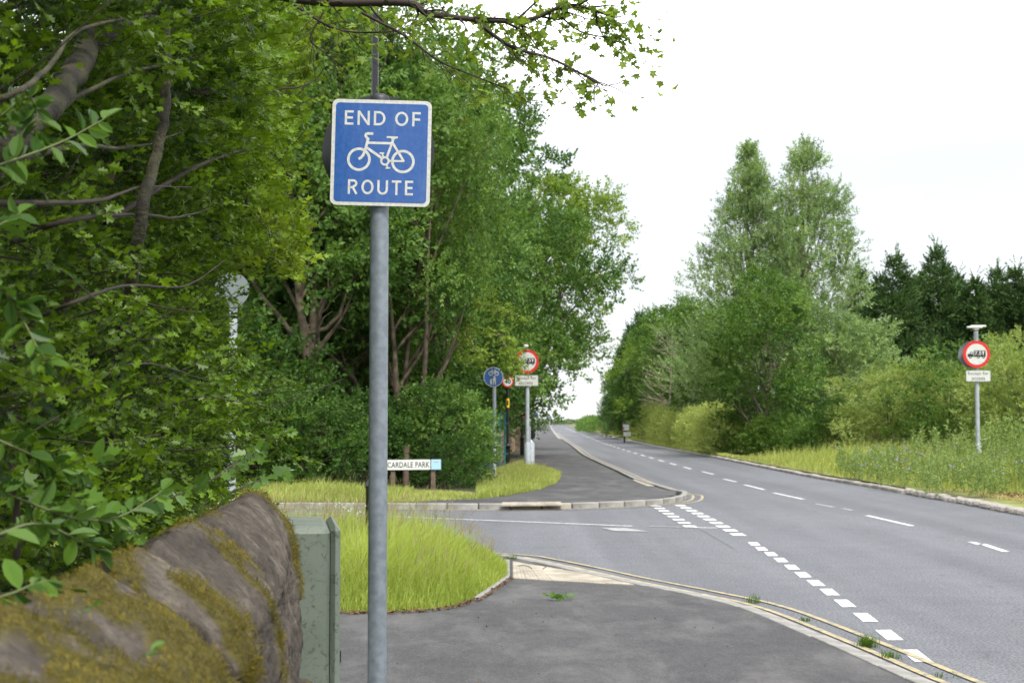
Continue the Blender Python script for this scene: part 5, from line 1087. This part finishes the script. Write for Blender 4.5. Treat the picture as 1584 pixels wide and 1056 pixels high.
# overhanging maple branch across the top, every leaf its own object
def overhang(parent, off, rng, mains, n_leaf, leaf, m, sz, sub=(3, 6), tints=(.1, .8), dz=.0):
    parts = []; tips = []
    for pts, r0 in mains:
        c = catmull3([A(*p) for p in pts], 8); parts.append(tube(c, np.linspace(r0, r0 * .25, len(c)), 7)); L = len(c)
        for i in range(2, L, 2):
            for _ in range(rng.integers(1, 3)):
                dr = c[min(i + 2, L - 1)] - c[max(i - 2, 0)]; dr /= np.linalg.norm(dr) + 1e-9
                e = c[i] + dr * rng.uniform(.05, .2) + rng.normal(0, .075, 3) + (0, 0, rng.uniform(-.09, .05)); q = bend(c[i], e, rng, 6, .1); parts.append(tube(q, np.linspace(r0 * .3, .0012, 6), 4)); tips += [q[3], q[4], q[5], q[5]]
        tips += [c[-1]] * 5
    V, T = merge(parts); link('overhanging_branches', npmesh('ovb', V - off, T, M_twig, smooth=True), parent)['kind'] = 'stuff'
    tips = np.array(tips); tips = tips[tips[:, 2] > Z(172, 6.3)]; k = rng.integers(0, len(tips), n_leaf); Pm = tips[k] + rng.normal(0, .022, (n_leaf, 3)); D = np.c_[rng.normal(.15, .7, n_leaf), rng.normal(0, .7, n_leaf), rng.normal(-.45, .45, n_leaf)]
    leaf_objs(parent, leaf, Pm, frames(D, np.tile((0, -.25, 1.), (n_leaf, 1)), rng, .6), rng.uniform(.6, 1.15, n_leaf) * sz, m, rng.uniform(*tints, n_leaf), off)
rng = np.random.default_rng(202)
overhang(fm, off, rng, [([(395, -12, 6.3), (500, 4, 6.3), (630, 5, 6.3), (665, 22, 6.3), (760, 32, 6.4), (820, 30, 6.4), (880, 8, 6.4), (935, 22, 6.4)], .021), ([(735, 32, 6.3), (790, 72, 6.3), (850, 90, 6.3), (900, 115, 6.3), (925, 130, 6.3)], .010), ([(560, 20, 6.2), (625, 55, 6.2), (680, 95, 6.2), (740, 120, 6.3), (790, 140, 6.3)], .007), ([(860, 20, 6.4), (900, 50, 6.4), (955, 60, 6.4), (976, 66, 6.4)], .005), ([(455, 8, 6.2), (520, 45, 6.2), (590, 50, 6.2), (650, 40, 6.2)], .007), ([(500, 20, 6.2), (480, 60, 6.2), (500, 80, 6.2), (515, 92, 6.2)], .005), ([(800, 30, 6.4), (850, -10, 6.4), (905, -10, 6.4)], .006)], 620 if False else 299, L_map, M_woodL, .045, tints=(.15, .75))
# a second overhanging spray set as joined leaves for the smallest ones
V0 = []; rg = np.random.default_rng(77); n = 260
base = []
for pts in ([(500, 4), (630, 5), (760, 32), (820, 30), (900, 12), (955, 45)], [(735, 32), (790, 72), (850, 90), (925, 130)], [(560, 20), (625, 55), (740, 120), (790, 140)], [(455, 8), (520, 45), (650, 40)], [(860, 10), (920, 40), (970, 62)]):
    c = catmull3([A(p[0], p[1], 6.45) for p in pts], 8); base.append(c)
base = np.concatenate(base); Pm = base[rg.integers(0, len(base), n)] + rg.normal(0, .06, (n, 3)) * (1, 1.3, .7)
V, T, mi, q = scatter([spray(L_map, 300 + i, 5, 1, .55, True, .2, 60) for i in range(3)], Pm, np.c_[rg.normal(.4, .6, n), rg.normal(0, .5, n), rg.normal(-.3, .4, n)], rg.uniform(.05, .085, n), rg, rg.uniform(.2, .8, n)); link('overhanging_foliage', npmesh('ovf', V - off, T, [M_woodL, M_twig], mi, q), fm)['kind'] = 'stuff'

# low leafy bough of a woodland tree hanging in front of the round signs
tw = [o for o in bpy.data.objects if o.get('label', '').startswith('light green tree with several thin stems')][0]
rg = np.random.default_rng(91); bo = []; pts_all = []
for pts in ([(668, 470, 41), (715, 500, 38.5), (770, 515, 37.5), (800, 541, 37.2)], [(715, 500, 38.5), (735, 540, 37.2), (749, 562, 37)], [(668, 470, 41), (700, 520, 38), (722, 560, 37.5)], [(770, 515, 37.5), (793, 555, 37.2), (797, 574, 37.2)], [(680, 480, 40), (740, 470, 38), (800, 490, 38)]):
    c = catmull3([A(*p) for p in pts], 8); bo.append(tube(c, np.linspace(.035, .008, len(c)), 5)); pts_all.append(c[4:])
V, T = merge(bo); Mi = np.array(tw.matrix_basis.inverted()); tr_ = lambda V: V @ Mi[:3, :3].T + Mi[:3, 3]
bpy.context.view_layer.update(); Mi = np.array(tw.matrix_world.inverted())
link('low_bough', npmesh('bgh', tr_(V), T, M_bark, smooth=True), tw)['kind'] = 'stuff'
pa = np.concatenate(pts_all); n = 430; Pm = pa[rg.integers(0, len(pa), n)] + rg.normal(0, .12, (n, 3)) * (1, 1, .7)
V, T, mi, q = scatter(SP_far, Pm, np.c_[rg.normal(0, .8, (n, 2)), rg.normal(.1, .5, n)], rg.uniform(.16, .3, n), rg, rg.uniform(.3, 1, n)); link('low_bough_foliage', npmesh('bgf', tr_(V), T, [M_woodL, M_twig], mi, q), tw)['kind'] = 'stuff'

# sallow sapling with large soft leaves right at the left edge
sw_ = empty('sallow_sapling', (-1.25, 2.1, 0), 'blurred shoots with large oval leaves hanging over the wall at the far left', 'shrub'); off = np.array((-1.25, 2.1, 0)); rng = np.random.default_rng(303)
stems = [([(-120, 300, 2.6), (-20, 262, 2.6), (90, 222, 2.7), (160, 185, 2.75)], .004), ([(-130, 470, 2.3), (-20, 440, 2.3), (20, 470, 2.4), (70, 560, 2.4)], .004), ([(-160, 800, 2.2), (-30, 830, 2.2), (60, 810, 2.4), (150, 850, 2.5)], .004), ([(-140, 720, 2.5), (0, 760, 2.6), (110, 800, 2.7), (180, 800, 2.8), (235, 770, 2.9), (255, 755, 3.0)], .0035), ([(-140, 620, 2.6), (20, 690, 2.6), (90, 720, 2.7), (150, 715, 2.8)], .003), ([(-100, 950, 2.0), (10, 920, 2.1), (80, 900, 2.2), (120, 960, 2.3)], .003), ([(-130, 200, 2.6), (-20, 190, 2.7), (45, 150, 2.7), (60, 200, 2.7)], .003), ([(-130, 380, 2.5), (-30, 360, 2.5), (30, 330, 2.6)], .003)]
parts = []; PL = []; DL = []
for pts, r0 in stems:
    c = catmull3([A(*p) for p in pts], 8); parts.append(tube(c, np.linspace(r0, r0 * .35, len(c)), 6)); L = len(c)
    for i in range(2, L, 1):
        dr = c[min(i + 1, L - 1)] - c[i - 1]; dr /= np.linalg.norm(dr); sd = (1 if i % 2 else -1); a = np.cross(dr, (0, -1, .2)); PL.append(c[i]); DL.append(dr * .5 + a * sd * .9 + rng.normal(0, .25, 3) + (0, 0, -.25))
        if rng.random() < .3: PL.append(c[i]); DL.append(dr * .5 - a * sd * .9 + rng.normal(0, .3, 3) + (0, 0, -.2))
    PL.append(c[-1]); DL.append(c[-1] - c[-3])
V, T = merge(parts); link('shoots', npmesh('sho', V - off, T, M_sallow if False else simple('green_shoot', (.1, .12, .04), .6), smooth=True), sw_)['kind'] = 'stuff'
PL = np.array(PL); DL = np.array(DL); n = len(PL); leaf_objs(sw_, (L_oval[0] * (.8, 1, 1.3), L_oval[1]), PL, frames(DL, np.tile((.2, -.8, 1.), (n, 1)), rng, .7), rng.uniform(.026, .058, n), M_sallow, rng.uniform(0, 1, n), off)
V, T = tube(bend((-1.25, 2.1, -.1), (-1.15, 2.3, 3.0), rng, 10, .03), np.linspace(.02, .008, 10), 7); link('stem', npmesh('sst', V - off, T, M_bark, smooth=True), sw_)
# lobed seedling leaves poking over the coping
sd_ = empty('maple_shoot', (-1.15, 3.0, 0), 'shoot with large pale lobed maple leaves just above the mossy wall', 'shrub'); off = np.array((-1.15, 3.0, 0)); parts = []; PL = []; DL = []
for pts in ([(20, 640, 3.0), (40, 690, 3.0), (75, 745, 3.0), (120, 735, 3.0), (160, 712, 3.0)], [(20, 640, 3.0), (60, 660, 3.1), (110, 655, 3.1)], [(0, 700, 2.9), (60, 760, 2.9), (130, 770, 2.9)], [(75, 745, 3), (150, 790, 3.0), (215, 830, 3.2)], [(150, 790, 3.1), (260, 770, 3.6), (330, 740, 4.2), (400, 700, 5)], [(330, 740, 4.4), (400, 690, 5.2), (445, 668, 5.6)], [(360, 760, 4.6), (420, 735, 5.2), (452, 728, 5.4)]):
    c = catmull3([A(*p) for p in pts], 6); parts.append(tube(c, np.linspace(.003, .0012, len(c)), 5))
    for i in range(3, len(c), 1): PL.append(c[i]); DL.append(rng.normal(0, .7, 3) + (.4, -.2, -.3))
    PL.append(c[-1]); DL.append(c[-1] - c[-3])
parts.append(tube(bend((-1.15, 3.0, -.1), A(20, 640, 3.0), rng, 8, .03), .008, 6)); V, T = merge(parts); link('stem', npmesh('shs', V - off, T, M_twig, smooth=True), sd_)
PL = np.array(PL); DL = np.array(DL); n = len(PL); leaf_objs(sd_, L_mapb, PL, frames(DL, np.tile((.2, -.9, 1.), (n, 1)), rng, .4), rng.uniform(.03, .055, n), M_sallow, rng.uniform(.3, 1, n), off)
# tiny seedling on the moss
for k, (px, py, Y_, lb) in enumerate([(125, 950, 1.75, 'tiny green seedling rooted in the moss of the coping'), (215, 1020, 1.62, 'small green leaf pair at the bottom of the mossy coping')]):
    c = np.array(A(px, py, Y_)); n = 5; V, T, mi, q = scatter([spray(L_oval, 400 + k, 5, 1, .8, True, .1, 60)], np.zeros((1, 3)), np.array([(.6, -.2, .5)]), np.array([.022]), rng, np.array([.6])); tag(link('seedling', npmesh('sdl', V, T, [M_sallow, M_twig], mi, q), loc=tuple(c)), lb, 'plant')
